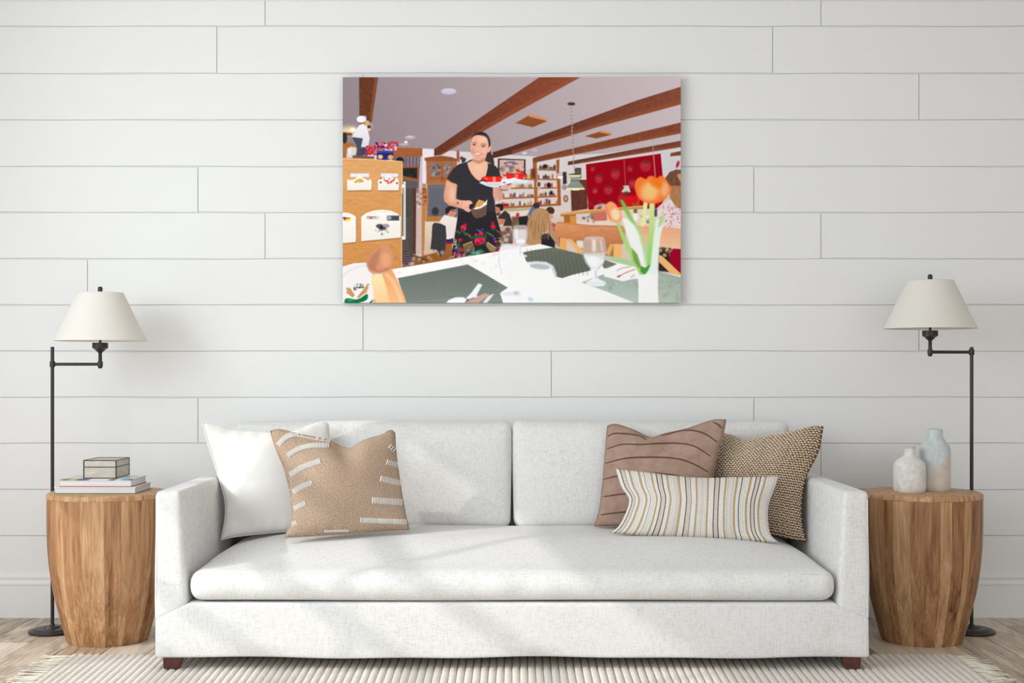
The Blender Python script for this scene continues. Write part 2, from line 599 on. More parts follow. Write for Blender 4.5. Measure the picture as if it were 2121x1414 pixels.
# left wall with the window the sun comes through (both lie outside the picture)
bm = bmesh.new()
W1 = (0.90, 3.78, 1.09, 2.27)     # y0 y1 z0 z1
W2 = (3.85, 4.72, 0.10, 1.25)  # added opening, sized to let sun onto the left floor and drum table
W3 = (3.05, 3.78, 0.10, 1.05)  # added opening, lets low sun onto the floor and left end of the rug
W4 = (3.85, 4.04, 1.32, 2.27)  # added slit, placed so that sun falls on the ivory cushion
bm_box(bm, XL - .1, XL, YF, W1[0], 0, ZC)
bm_box(bm, XL - .1, XL, W1[0], W2[1], W1[3], ZC)
bm_box(bm, XL - .1, XL, W1[0], W1[1], W3[3], W1[2])
bm_box(bm, XL - .1, XL, W1[0], W3[0], 0, W3[3])
bm_box(bm, XL - .1, XL, W3[0], W2[1], 0, W3[2])
bm_box(bm, XL - .1, XL, W1[1], W2[0], W3[2], W1[3])
bm_box(bm, XL - .1, XL, W2[0], W2[1], W2[3], W4[2])
bm_box(bm, XL - .1, XL, W4[1], W2[1], W4[2], W4[3])
bm_box(bm, XL - .1, XL, W2[1], WY + .12, 0, ZC)
tag(bm_obj('wall_left', bm, M['paint']), 'plain white side wall with windows to the left of the pale table', 'wall', kind='structure')
def window(name, w, ybars, zbars, label):
    e = tag(empty(name, (XL - .05, (w[0] + w[1]) / 2, w[2])), label, 'window', kind='structure')
    fr = bmesh.new()
    t = .02
    bm_box(fr, XL - .08, XL - .03, w[0], w[0] + t, w[2], w[3])
    bm_box(fr, XL - .08, XL - .03, w[1] - t, w[1], w[2], w[3])
    bm_box(fr, XL - .08, XL - .03, w[0] + t, w[1] - t, w[2], w[2] + t)
    bm_box(fr, XL - .08, XL - .03, w[0] + t, w[1] - t, w[3] - t, w[3])
    bm_obj('window_frame', fr, M['paint'], e)
    for y, th in ybars:
        box('glazing_bar', XL - .07, XL - .045, y - th / 2, y + th / 2, w[2] + t, w[3] - t, M['paint'], e)
    for z, th in zbars:
        box('glazing_bar', XL - .068, XL - .047, w[0] + t, w[1] - t, z - th / 2, z + th / 2, M['paint'], e)
window('window_1', W1, [(3.115, .022), (2.38, .022), (1.64, .022)], [(1.29, .07), (1.585, .07), (1.876, .07)], 'wide white window with glazing bars in the left wall')
window('added_window_2', W2, [], [], 'low unseen window added in the left wall to let sun onto floor and table')
window('added_window_4', W4, [], [], 'slim unseen window added in the left wall to let sun onto the ivory cushion')
window('added_window_3', W3, [], [], 'small unseen window added below the tall one to let sun onto floor and rug')

# floorboards
floor = box('floor', XL - .1, XR + .1, YF, WY + .12, -0.10, -0.014, M['subfloor'])
tag(floor, 'washed oak floorboards running towards the shiplap wall', 'floor', kind='structure')
BW = 0.158
k0 = int((XL + 1.737) / BW) - 1
col_i = 0
x = -1.737 + k0 * BW
while x < XR:
    r = random.Random(900 + col_i)
    x0, x1 = max(x, XL), min(x + BW, XR)
    y = YF - r.uniform(0, 1.0)
    if x1 - x0 > .02:
        ends = [YF]
        yy = WY + .014 - r.uniform(.12, 1.25)
        lst = [WY + .014]
        while yy > YF + .1:
            lst.append(yy); yy -= r.uniform(.95, 1.5)
        lst.append(YF)
        for a, b in zip(lst[:-1], lst[1:]):
            o = box('floor_plank', x0 + .0011, x1 - .0011, b + .0009, a - .0009, -0.014, 0.0, M['floor'], floor, bevel=0.0013, seg=1)
            o.color = (r.random(), r.random(), r.random(), 1)
    x += BW
    col_i += 1

# ------------------------------------------------------------------ sofa
SY = 4.37
sofa = empty('sofa', (0, 4.82, 0.0), 'white linen two-back-cushion sofa with one long seat cushion and dark wooden feet', 'sofa')
def base_f(u, v, w, p):
    x, y, z = p
    if w < -0.9:                                       # soft hem that dips here and there
        z += 0.0022 * math.sin(x * 6.3 + 1.0) + 0.0016 * math.sin(x * 14 + .5)
    if w > 0 and abs(x) > 1.045:                        # mitre down to the outer corners
        z -= (abs(x) - 1.045) / 0.111 * 0.052 * w
    if v < -0.9:
        y += 0.0025 * math.sin(x * 4.1 + z * 9) + 0.001 * math.sin(x * 19 + z * 30)
    return (x, y, z)
softbox('base', -1.156, 1.156, SY, 5.24, 0.050, 0.2285, 0.012, M['linen'], sofa, n=(90, 8, 4), func=base_f)
for s in (-1, 1):
    def arm_f(u, v, w, p, s=s):
        x, y, z = p
        side = (u + 1) / 2 if s < 0 else (1 - u) / 2     # 0 outer .. 1 inner
        hgt = (w + 1) / 2
        x += s * (0.022 * hgt * side)                    # arm thins towards the top
        if w < 0:
            z -= (1 - side) * 0.052 * (-w)
        x += -s * 0.002 * math.sin(z * 13 + 1) * (1 - side)
        y += 0.0015 * math.sin(z * 17 + x * 20)
        return (x, y, z)
    x0, x1 = (-1.158, -1.052) if s < 0 else (1.052, 1.158)
    softbox('arm', x0, x1, SY + .0005, 5.265, 0.213, 0.589, 0.020, M['linen'], sofa, n=(4, 20, 12), func=arm_f)
    # welted seams round the front of the arm
    xo = s * 1.150
    outer = [(xo, SY + .004, z) for z in np.linspace(0.06, 0.56, 14)]
    tube('piping', outer, 0.0022, M['linen'], sofa, seg=6)
    tx, bxx = s * 1.0925, s * 1.067
    inner = [(bxx + (tx - bxx) * t, SY + .006 + .012 * t * 0, 0.31 + (0.572 - 0.31) * t) for t in np.linspace(0, 1, 10)]
    tube('piping', inner, 0.0022, M['linen'], sofa, seg=6)
def back_f(u, v, w, p):
    return p
softbox('back', -1.06, 1.06, 5.225, 5.27, 0.07, 0.742, 0.02, M['linen'], sofa, n=(20, 3, 8))
def seat_f(u, v, w, p):
    x, y, z = p
    if w > -0.2:
        k = (w + 0.2) / 1.2
        ax = 1 - abs(u) ** 7
        t = max(0.0, min(1.0, (v + 1.0) / 1.0))
        ay = t * t * (3 - 2 * t)
        z += 0.068 * k * ax * ay
        z += k * ay * ax * (0.0022 * math.sin(x * 5 + y * 7) + 0.0015 * math.sin(x * 13 - y * 4))
    if v < -0.8 and abs(w) < .95:                        # slightly puckered front panel
        y += 0.0022 * math.sin(x * 21 + math.sin(x * 7) * 2) * (1 - w * w) + .0015 * math.sin(x * 47) * (1 - w * w)
        y -= 0.008 * (1 - w * w) * (1 - abs(u) ** 8)
    if w < -0.9:
        z += 0.0015 * math.sin(x * 5.5)
    return (x, y, z)
seat = softbox('seat_cushion', -1.049, 1.049, SY - .006, 5.13, 0.2315, 0.332, 0.044, M['linen'], sofa, n=(110, 26, 5), func=seat_f)
tube('piping', [(x, SY + .0075, 0.3215 + .0008 * math.sin(x * 9)) for x in np.linspace(-1.02, 1.02, 60)], 0.0018, M['linen'], seat, seg=6)
for s in (-1, 1):
    def bc_f(u, v, w, p, s=s):
        x, y, z = p
        ui = -u * s                                      # +1 towards the middle of the sofa
        if v < 0:
            y -= 0.038 * (1 - u ** 4) * (1 - w ** 4) * (-v)
            y += 0.004 * math.sin(x * 9 + z * 8) * (1 - w * w) * (-v)
        y += 0.045 * (w + 1) / 2                         # leans back
        z += 0.003 * math.sin(x * 6 + s) * (1 if w > 0 else 0.6)
        if w > 0.6 and ui > 0.86: z += 0.006 * (ui - .86) / .14
        if w < -0.5: z -= 0.006 * math.sin(x * 10) * .5
        x += -s * 0.003 * math.cos(z * 9)
        return (x, y, z)
    a, b = (-1.058, -0.003) if s < 0 else (0.003, 1.058)
    softbox('back_cushion', a, b, 5.075, 5.215, 0.385, 0.785, 0.034, M['linen'], sofa, n=(26, 4, 16), func=bc_f)
for s in (-1, 1):
    for (ya, yb, zb) in ((SY + .008, SY + .06, 0.0125), (5.16, 5.21, 0.0)):
        t0, t1, b0, b1 = 1.0676, 1.1317, 1.083, 1.130
        vs_ = [(s * b0, ya + .004, zb), (s * b1, ya + .004, zb), (s * b1, yb - .012, zb), (s * b0, yb - .012, zb),
               (s * t0, ya, .056), (s * t1, ya, .056), (s * t1, yb, .056), (s * t0, yb, .056)]
        bm = bmesh.new()
        q = [bm.verts.new(v) for v in vs_]
        for f in ((0, 3, 2, 1), (4, 5, 6, 7), (0, 1, 5, 4), (1, 2, 6, 5), (2, 3, 7, 6), (3, 0, 4, 7)):
            bm.faces.new([q[i] for i in f])
        bmesh.ops.recalc_face_normals(bm, faces=bm.faces)
        bmesh.ops.bevel(bm, geom=list(bm.edges), offset=0.002, segments=1, affect='EDGES')
        bm_obj('foot', bm, M['leg'], sofa)

# ------------------------------------------------------------------ scatter cushions
def resample(pts, n):
    """smooth arc-length sampling of a polyline (Catmull-Rom)"""
    P = [np.array(p, float) for p in pts]
    P = [2 * P[0] - P[1]] + P + [2 * P[-1] - P[-2]]
    out = []
    for i in range(1, len(P) - 2):
        for t in np.linspace(0, 1, 24, endpoint=False):
            a, b, c, d = P[i - 1], P[i], P[i + 1], P[i + 2]
            out.append(.5 * ((2 * b) + (-a + c) * t + (2 * a - 5 * b + 4 * c - d) * t * t + (-a + 3 * b - 3 * c + d) * t ** 3))
    out.append(P[-2])
    A = np.array(out)
    L = np.concatenate([[0], np.cumsum(np.hypot(*np.diff(A, axis=0).T))])
    s = np.linspace(0, L[-1], n)
    return np.stack([np.interp(s, L, A[:, 0]), np.interp(s, L, A[:, 1])], 1)

class Pillow:
    """cushion of two bulging faces sewn along one outline; each face an n x n patch"""
    def __init__(self, top, right, bottom, left, depth, T, N=48, dent=0.0, wr=0.004, seed=1, NU=None, power=0.42):
        NU = NU or N
        self.NU, self.NV, self.T = NU, N, T
        t, b = resample(top, NU + 1), resample(bottom, NU + 1)
        l, r = resample(left, N + 1), resample(right, N + 1)
        U = np.linspace(0, 1, NU + 1)[None, :, None]; V = np.linspace(0, 1, N + 1)[:, None, None]
        q = 3.0                                          # how fast an edge's curve dies out inwards
        lin = lambda a, b_, w: a + (b_ - a) * w
        co = lin(lin(t[0], t[-1], U), lin(b[0], b[-1], U), V) \
            + (1 - V) ** q * (t[None] - lin(t[0], t[-1], U)) + V ** q * (b[None] - lin(b[0], b[-1], U)) \
            + (1 - U) ** q * (l[:, None] - lin(l[0], l[-1], V)) + U ** q * (r[:, None] - lin(r[0], r[-1], V))
        d = depth(co[..., 0], co[..., 1])
        self.P = np.stack([(co[..., 0] - CX) * d / F, d, EYE - (co[..., 1] - HY) * d / F], -1)
        u = np.linspace(-1, 1, NU + 1)[None, :]; v = np.linspace(-1, 1, N + 1)[:, None]
        th = ((1 - u ** 2) * (1 - v ** 2)).clip(0) ** power
        th = th * (0.72 + 0.28 * (1 - u ** 2) * (1 - v ** 2))
        # karate-chop dent from the top seam, and soft wrinkles
        if dent:
            th = th * (1 - dent * np.exp(-((u - 0.08) / 0.20) ** 2) * np.exp(-((v + 1) / 0.55) ** 2))
        r_ = np.random.RandomState(seed)
        w = np.zeros_like(th)
        for _ in range(9):
            a, b_, ph = r_.uniform(-7, 7), r_.uniform(-7, 7), r_.uniform(0, 6.28)
            w += np.sin(a * u + b_ * v + ph)
        edge = 1 - np.minimum(1, ((1 - np.abs(u)) * (1 - np.abs(v))) * 3)
        w2 = np.sin(u * 26 + np.sin(v * 6) * 2) * np.exp(-((1 - np.abs(v)) / .18) ** 2) + np.sin(v * 22 + np.sin(u * 5) * 2) * np.exp(-((1 - np.abs(u)) / .18) ** 2)
        self.th = th * T + (w * .35 + w2 * .5) * wr * np.minimum(1, th * 2)
        # normal of the middle plane
        a = self.P[0, -1] - self.P[0, 0]; c = self.P[-1, 0] - self.P[0, 0]
        nrm = np.cross(a, c); nrm /= np.linalg.norm(nrm)
        if nrm[1] > 0: nrm = -nrm
        self.nrm = nrm
        self.front = self.P + nrm * np.maximum(self.th, 0)[..., None]
        self.back = self.P - nrm * np.maximum(self.th * 0.8, 0)[..., None]
    def build(self, name, mat, parent, tint=None):
        NU, NV = self.NU, self.NV
        fr = self.front.reshape(-1, 3)
        idx = np.arange((NU + 1) * (NV + 1)).reshape(NV + 1, NU + 1)
        bidx = idx.copy()
        verts = [tuple(p) for p in fr]
        for j in range(1, NV):
            for i in range(1, NU):
                bidx[j, i] = len(verts)
                verts.append(tuple(self.back[j, i]))
        faces, uvs = [], []
        for j in range(NV):
            for i in range(NU):
                faces.append((idx[j + 1, i], idx[j + 1, i + 1], idx[j, i + 1], idx[j, i]))
                faces.append((bidx[j, i], bidx[j, i + 1], bidx[j + 1, i + 1], bidx[j + 1, i]))
                uvs += [(i / NU, (j + 1) / NV), ((i + 1) / NU, (j + 1) / NV), ((i + 1) / NU, j / NV), (i / NU, j / NV)]
                uvs += [(i / NU, j / NV), ((i + 1) / NU, j / NV), ((i + 1) / NU, (j + 1) / NV), (i / NU, (j + 1) / NV)]
        o = mesh_obj(name, verts, [tuple(int(q) for q in f) for f in faces], mat, parent, smooth=True)
        uvl = o.data.uv_layers.new(name='UVMap')
        uvl.data.foreach_set('uv', np.array(uvs, 'f').ravel())
        if tint is not None:
            at = o.data.attributes.new('tint', 'FLOAT_COLOR', 'CORNER')
            cols = np.ones((len(uvs), 4), 'f')
            # one colour per column, so that the stripes stay crisp
            k = 0
            for j in range(NV):
                for i in range(NU):
                    cols[k:k + 8, :3] = tint((i + .5) / NU)
                    k += 8
            at.data.foreach_set('color', cols.ravel())
        return o
    def at(self, u, v, lift=0.0):
        """point on the front face, u v in 0..1"""
        x = min(max(u, 0), .9999) * self.NU; y = min(max(v, 0), .9999) * self.NV
        i, j = int(x), int(y); a, b = x - i, y - j
        f = self.front
        p = (f[j, i] * (1 - a) + f[j, i + 1] * a) * (1 - b) + (f[j + 1, i] * (1 - a) + f[j + 1, i + 1] * a) * b
        return Vector(p + self.nrm * lift)
    def uv(self, px, py):
        """front-face parameters that show at a photograph pixel"""
        if not hasattr(self, 'scr'):
            f = self.front
            self.scr = np.stack([CX + f[..., 0] / f[..., 1] * F, HY + (EYE - f[..., 2]) / f[..., 1] * F], -1)
        d = (self.scr[..., 0] - px) ** 2 + (self.scr[..., 1] - py) ** 2
        j, i = np.unravel_index(np.argmin(d), d.shape)
        # refine by local search
        best = (i / self.NU, j / self.NV)
        step = 1.0 / self.NU
        bd = 1e9
        for _ in range(5):
            cand = [(best[0] + a * step, best[1] + b * step) for a in (-1, -.5, 0, .5, 1) for b in (-1, -.5, 0, .5, 1)]
            for c in cand:
                if not (0 <= c[0] <= 1 and 0 <= c[1] <= 1): continue
                p = self.at(*c)
                e = (CX + p.x / p.y * F - px) ** 2 + (HY + (EYE - p.z) / p.y * F - py) ** 2
                if e < bd: bd, best = e, c
            step *= .5
        return best
    def seam(self, mat, parent, r=0.0022):
        P = self.P
        loop = [P[0, i] for i in range(0, self.NU)] + [P[j, self.NU] for j in range(0, self.NV)] \
            + [P[self.NV, i] for i in range(self.NU, 0, -1)] + [P[j, 0] for j in range(self.NV, -1, -1)]
        return tube('seam', [Vector(p) for p in loop[::2]], r, mat, parent, seg=6)

def depth_fn(x0, y0, d0, dx, dy):
    return lambda px, py: d0 + (px - x0) * dx + (py - y0) * dy

# 1 ivory satin cushion
e = empty('cushion', S(560, 1100, 4.9), 'plain ivory satin cushion leaning in the sofa corner behind the tan cushion', 'cushion', 'scatter cushions on the sofa')
pw = Pillow([(419, 874), (447, 877), (495, 890), (560, 897), (610, 893), (645, 880), (668, 872), (681, 878)],
            [(681, 878), (684, 930), (692, 1000), (694, 1060), (700, 1096)],
            [(458, 1118), (476, 1113), (520, 1107), (600, 1100), (700, 1096)],
            [(419, 874), (432, 925), (452, 985), (466, 1035), (466, 1075), (458, 1118)],
            depth_fn(560, 1000, 4.955, 0.0002, -0.0005), 0.085, N=56, wr=0.008, seed=3)
pw.build('cover', M['satin'], e)
pw.seam(M['satin'], e)

# 2 tan woven cushion with white stitched bands
e = empty('cushion', S(715, 1105, 4.74), 'tan woven cushion with short white stitched bands', 'cushion', 'scatter cushions on the sofa')
pt = Pillow([(560, 893), (580, 889), (625, 900), (680, 911), (722, 929), (755, 911), (792, 900), (808, 890), (818, 896)],
            [(818, 896), (820, 935), (828, 995), (838, 1055), (848, 1097)],
            [(589, 1113), (640, 1110), (720, 1105), (800, 1099), (848, 1097)],
            [(560, 893), (571, 928), (590, 975), (602, 1030), (604, 1078), (589, 1113)],
            depth_fn(715, 1000, 4.765, 0.00045, -0.0006), 0.085, N=64, dent=0.55, wr=0.0035, seed=5)
pt.build('cover', M['tan'], e)
pt.seam(M['tancord'], e, 0.002)
bands = [([(577, 921), (593, 905), (612, 899), (636, 902), (683, 911)], 11), ([(597, 943), (619, 929), (647, 922.5), (680, 922)], 10.5),
         ([(602, 983), (626, 968), (662, 955)], 12), ([(608, 1019), (624, 1008), (645, 1000)], 12),
         ([(610, 1053), (631, 1043)], 11), ([(606, 1085), (613, 1083)], 10),
         ([(808, 924), (817, 931)], 10), ([(802, 957), (824, 963)], 11), ([(789, 991), (829, 1000)], 12),
         ([(772, 1036), (832, 1040)], 13), ([(747, 1077), (841, 1081)], 11), ([(673, 1100), (721, 1099)], 5)]
def band_mesh(P, pts, width, pitch, name, mat, parent, lift=0.0028):
    """row of short stitches laid across a line on the face of a cushion"""
    L = sum(math.dist(a, b) for a, b in zip(pts[:-1], pts[1:]))
    n = max(3, int(L / pitch))
    line = resample(pts, n) if len(pts) > 2 else np.stack([np.linspace(pts[0][0], pts[1][0], n), np.linspace(pts[0][1], pts[1][1], n)], 1)
    vs_, fs = [], []
    for k in range(n):
        a, b = line[max(k - 1, 0)], line[min(k + 1, n - 1)]
        t = (b - a) / np.linalg.norm(b - a)
        nn = np.array([-t[1], t[0]])
        c = line[k]
        path = []
        for s in (-.5, -.4, 0, .4, .5):
            q = c + nn * s * width
            u, v = P.uv(q[0], q[1])
            path.append(P.at(u, v, lift * (0.1 if abs(s) == .5 else 1) - 0.0008))
        v, f = tube_geo(path, [.0008, .0019, .0021, .0019, .0008], 5)
        o = len(vs_)
        vs_ += v; fs += [tuple(i + o for i in g) for g in f]
    return mesh_obj(name, vs_, fs, mat, parent, smooth=True)
for pts, wdt in bands:
    band_mesh(pt, pts, wdt * 1.06, 2.9, 'stitched_band', M['stitch'], e)

# 3 basket-knit cushion
e = empty('cushion', S(1590, 1100, 4.9), 'brown and cream basket-knit cushion leaning against the sofa arm', 'cushion', 'scatter cushions on the sofa')
pk = Pillow([(1465, 890), (1500, 897), (1520, 902), (1545, 911), (1580, 904), (1640, 893), (1688, 881), (1706, 883)],
            [(1706, 883), (1696, 935), (1672, 985), (1662, 1035), (1662, 1080), (1670, 1121)],
            [(1470, 1096), (1540, 1100), (1600, 1108), (1640, 1117), (1670, 1121)],
            [(1465, 890), (1472, 960), (1476, 1030), (1470, 1096)],
            depth_fn(1590, 1000, 4.945, -0.00045, -0.0006), 0.085, N=48, dent=0.45, wr=0.003, seed=9)
pk.build('cover', M['knit'], e)
vs_, fs = [], []
NR, NCc = 46, 34
for j in range(NR):
    for i in range(NCc):
        u = (i + .5 + (.5 if j % 2 else 0)) / (NCc + .5); v = (j + .5) / NR
        if not (0.012 < u < .988): continue
        rr = random.Random(j * 100 + i)
        sl = 0.35 if (i + j) % 2 else -0.25
        du = 0.40 / NCc; dv = 0.42 / NR
        path = []
        for t in (-1, -.45, .45, 1):
            path.append(pk.at(u + du * t, v + dv * t * sl * 1.6 + rr.uniform(-.0015, .0015), -0.0004 if abs(t) == 1 else 0.0022))
        R = 0.0031
        a, f = tube_geo(path, [R * .5, R, R, R * .5], 5)
        o = len(vs_)
        vs_ += a; fs += [tuple(q + o for q in g) for g in f]
tag(mesh_obj('knit_loops', vs_, fs, M['yarn'], e, smooth=True), 'cream yarn loops', kind='stuff')

# 4 brown linen cushion with dark pintucks
e = empty('cushion', S(1360, 1090, 4.95), 'dusty brown linen cushion with dark curved pintuck lines', 'cushion', 'scatter cushions on the sofa')
pb = Pillow([(1258, 882), (1275, 878), (1310, 889), (1335, 901), (1350, 906), (1375, 898), (1420, 888), (1475, 870), (1504, 869)],
            [(1504, 869), (1497, 905), (1483, 955), (1476, 1000), (1476, 1050), (1484, 1090)],
            [(1231, 1090), (1290, 1089), (1360, 1090), (1420, 1090), (1484, 1090)],
            [(1258, 882), (1254, 930), (1248, 1000), (1241, 1055), (1231, 1090)],
            depth_fn(1365, 1000, 4.955, -0.00055, -0.0004), 0.08, N=60, dent=0.7, wr=0.004, seed=12)
pb.build('cover', M['suede'], e)
pb.seam(M['browncord'], e, 0.0017)
tucks = [[(1477, 874), (1487, 879), (1495, 887)], [(1259, 903), (1278, 897), (1324, 902), (1338, 911)],
         [(1369, 902), (1420, 891), (1457, 897), (1485, 915)],
         [(1258, 929), (1291, 919.5), (1324, 920.5), (1368.6, 918), (1407, 918), (1438.6, 924), (1472, 944.7)],
         [(1254, 959), (1298.5, 948.5), (1355.6, 946.5), (1405, 950), (1438.6, 961.5), (1466, 977)],
         [(1250, 992.6), (1278, 986), (1340, 980), (1400, 985), (1460, 1005)],
         [(1246, 1029), (1291, 1022.5), (1360, 1018), (1450, 1030)],
         [(1238.6, 1066.5), (1285.6, 1060.6), (1360, 1056), (1450, 1060)]]
for pts in tucks:
    ln = resample(pts, 26)
    path = [pb.at(*pb.uv(*q), lift=-0.0004) for q in ln]
    n = len(path)
    tube('pintuck', path, [0.0022 + .0016 * math.sin(math.pi * k / (n - 1)) for k in range(n)], M['tuck'], e, seg=6)

# 5 striped lumbar cushion
def stripes(u):
    x = 285 + u * 1305
    cream, tanc, dark, beige, thin = (.80, .775, .73), (.52, .385, .215), (.10, .070, .055), (.69, .61, .53), (.60, .52, .45)
    c = cream
    for a, b in ((605, 650), (840, 880), (1080, 1120), (1412, 1448), (318, 350)):
        if a < x < b: c = beige
    for a in (706, 722, 738, 752, 768, 948, 962, 977, 992, 1006, 1190, 1204, 1219, 1234, 525, 540, 410, 430, 1320, 1340, 1512, 1526, 1540, 1556, 1570):
        if abs(x - a) < 2.6: c = thin
    for a in (390, 465, 565, 692, 785, 930, 1025, 1170, 1260, 1370, 1490):
        if abs(x - a) < 9: c = tanc
    for a in (318, 350, 505, 605, 650, 840, 880, 1080, 1120, 1300, 1412, 1448):
        if abs(x - a) < 3.4: c = dark
    return c
e = empty('cushion', S(1440, 1112, 4.78), 'long cream cushion with tan and black vertical stripes', 'cushion', 'scatter cushions on the sofa')
pl = Pillow([(1275, 970), (1330, 976), (1400, 985), (1460, 989), (1530, 987), (1613, 985)],
            [(1613, 985), (1604, 1012), (1592, 1046), (1591, 1080), (1597, 1108), (1614, 1124)],
            [(1264, 1103), (1300, 1107), (1400, 1113), (1500, 1118), (1580, 1123), (1614, 1124)],
            [(1275, 970), (1287, 1008), (1303, 1036), (1291, 1073), (1277, 1094), (1264, 1103)],
            depth_fn(1440, 1045, 4.79, -0.0001, -0.0006), 0.058, N=30, NU=330, wr=0.0025, seed=21, power=0.36)
pl.build('cover', M['stripe'], e, tint=stripes)

# ------------------------------------------------------------------ drum tables
PROF = [(0.140, 0.0), (0.147, 0.014), (0.161, .066), (0.175, .121), (0.188, .173), (0.196, .217), (0.205, .282), (0.2105, .350), (0.2125, .42), (0.2125, .520)]
def drum(cx, cy, seed, label, nst, tilt):
    e = empty('drum_table', (cx, cy, 0), label, 'side table', 'drum side tables')
    r = random.Random(seed)
    w = [r.uniform(.6, 1.5) for _ in range(nst)]
    tot = sum(w)
    a = r.uniform(0, 1)
    for k in range(nst):
        a0 = a; a1 = a + 2 * math.pi * w[k] / tot
        a = a1
        tw = r.uniform(-.10, .10)
        vs_ = []
        n = len(PROF)
        for i, (rad, z) in enumerate(PROF):
            for (ang, rr) in ((a0 + .0005, rad), ((a0 + a1) / 2, rad * (math.cos((a1 - a0) / 2) * .35 + .65)), (a1 - .0005, rad), (a1 - .0005, rad - .03), (a0 + .0005, rad - .03)):
                vs_.append((cx + rr * math.cos(ang), cy + rr * math.sin(ang), z))
        fs = []
        for i in range(n - 1):
            for q in range(5):
                b, c = i * 5 + q, i * 5 + (q + 1) % 5
                fs.append((b, c, c + 5, b + 5))
        fs.append((4, 3, 2, 1, 0)); fs.append(tuple((n - 1) * 5 + q for q in range(5)))
        o = mesh_obj('stave', vs_, fs, M['wood'], e)
        smooth_by_angle(o, 28)
        o.color = (r.random(), r.random(), r.random(), 1)
    seg = 64
    tp = [(0.0, .5195), (0.2115, .5195), (0.2135, .5215), (0.2135, .531), (0.2105, .537), (0.2045, .540), (0.0, .540)]
    vs_, fs = [], []
    top = lathe('top', tp, cx, cy, 0, M['wood'], e, seg=seg)
    top.color = (0.86, r.random(), r.random(), 1)
    return e
drum(-1.471, 4.92, 4, 'drum-shaped wooden side table carrying books and a box', 31, 0)
drum(1.491, 4.92, 9, 'drum-shaped wooden side table carrying two pottery vases', 31, 0)

# ------------------------------------------------------------------ floor lamps
def floor_lamp(label, pole_px, sock_px, y_top, y_arm, y_cup, y_sh0, y_sh1, y_fin, d=5.06):
    sc = d / F
    zz = lambda y: EYE - (y - HY) * sc
    X, Xs = (pole_px - CX) * sc, (sock_px - CX) * sc
    e = empty('floor_lamp', (X, d, 0), label, 'floor lamp', 'swing-arm floor lamps')
    base = [(0.0, 0.0), (.083, 0.0), (.0865, .004), (.0865, .007), (.082, .0115), (.072, .0125), (.070, .0155), (.066, .0175), (.045, .0185),
            (.030, .0195), (.028, .0235), (.020, .026), (.010, .027), (.0085, .032), (0.0, .032)]
    lathe('base', base, X, d, 0, M['iron'], e, seg=56)
    tube('pole', [(X, d, .028), (X, d, zz(y_top))], 0.0066, M['iron'], e, seg=16)
    za = zz(y_arm)
    lathe('collar', [(0.0, -.011), (.0088, -.011), (.0098, -.008), (.0098, .008), (.0088, .011), (0.0, .011)], X, d, za, M['iron'], e, seg=20)
    sg = 1 if Xs > X else -1
    tube('arm', [(X + sg * .009, d, za), (X + sg * .012, d, za), (Xs - sg * .007, d, za)], [0.0085, 0.0058, 0.0058], M['iron'], e, seg=14)
    lathe('joint', [(0.0, -.016), (.006, -.016), (.0075, -.012), (.0092, -.010), (.0098, -.004), (.0098, .006), (.0086, .011), (0.0, .011)], Xs, d, za, M['iron'], e, seg=20)
    zc = zz(y_cup)                     # top of the candle cup
    h = zc - za
    cup = [(0.0, .010), (.0068, .010), (.0066, h - .040), (.0088, h - .036), (.0105, h - .034), (.0155, h - .031), (.0175, h - .027), (.019, h - .0265),
           (.0265, h - .021), (.029, h - .020), (.029, h - .001), (.028, h), (0.0, h)]
    lathe('socket_cup', cup, Xs, d, za, M['iron'], e, seg=28)
    tube('stem', [(Xs, d, zc - .001), (Xs, d, zz(y_sh0) - .01), (Xs, d, zz(y_fin) - .008)], 0.0048, M['iron'], e, seg=10)
    zf = zz(y_fin)
    lathe('finial', [(0.0, -.0215), (.0055, -.0215), (.0085, -.018), (.009, -.010), (.0085, -.004), (.0055, 0.0), (0.0, .0005)], Xs, d, zf, M['iron'], e, seg=18)
    z0, z1 = zz(y_sh1), zz(y_sh0)      # bottom, top
    rb, rt, t = .1685, .0845, .0016
    H = z1 - z0
    shade = [(rb, 0.0), (rb + .0006, .0015), (rb - .003, .009), (rt + .003, H - .007), (rt + .0012, H - .0005), (rt, H), (rt - t, H), (rt - t, H - .006), (rb - t - .003, .009), (rb - t, 0.0)]
    sh = lathe('lamp_shade', shade, Xs, d, z0, M['shade'], e, seg=72, closed=True, ang=60)
    vs_, fs = [], []
    for k in range(3):
        a = 2 * math.pi * k / 3 + .4
        v, f = tube_geo([(Xs, d, z1 - .012), (Xs + (rt - .001) * math.cos(a), d + (rt - .001) * math.sin(a), z1 - .006)], .0014, 6)
        o = len(vs_); vs_ += v; fs += [tuple(i + o for i in g) for g in f]
    mesh_obj('shade_spider', vs_, fs, M['iron'], sh)
    return e
floor_lamp('dark metal swing-arm floor lamp with ivory shade beside the table with books', 108.5, 207.5, 718, 754, 709.5, 606, 706, 593.5)
floor_lamp('dark metal swing-arm floor lamp with ivory shade beside the table with vases', 2012.5, 1926.5, 718.5, 729, 684.5, 581, 680.5, 568)

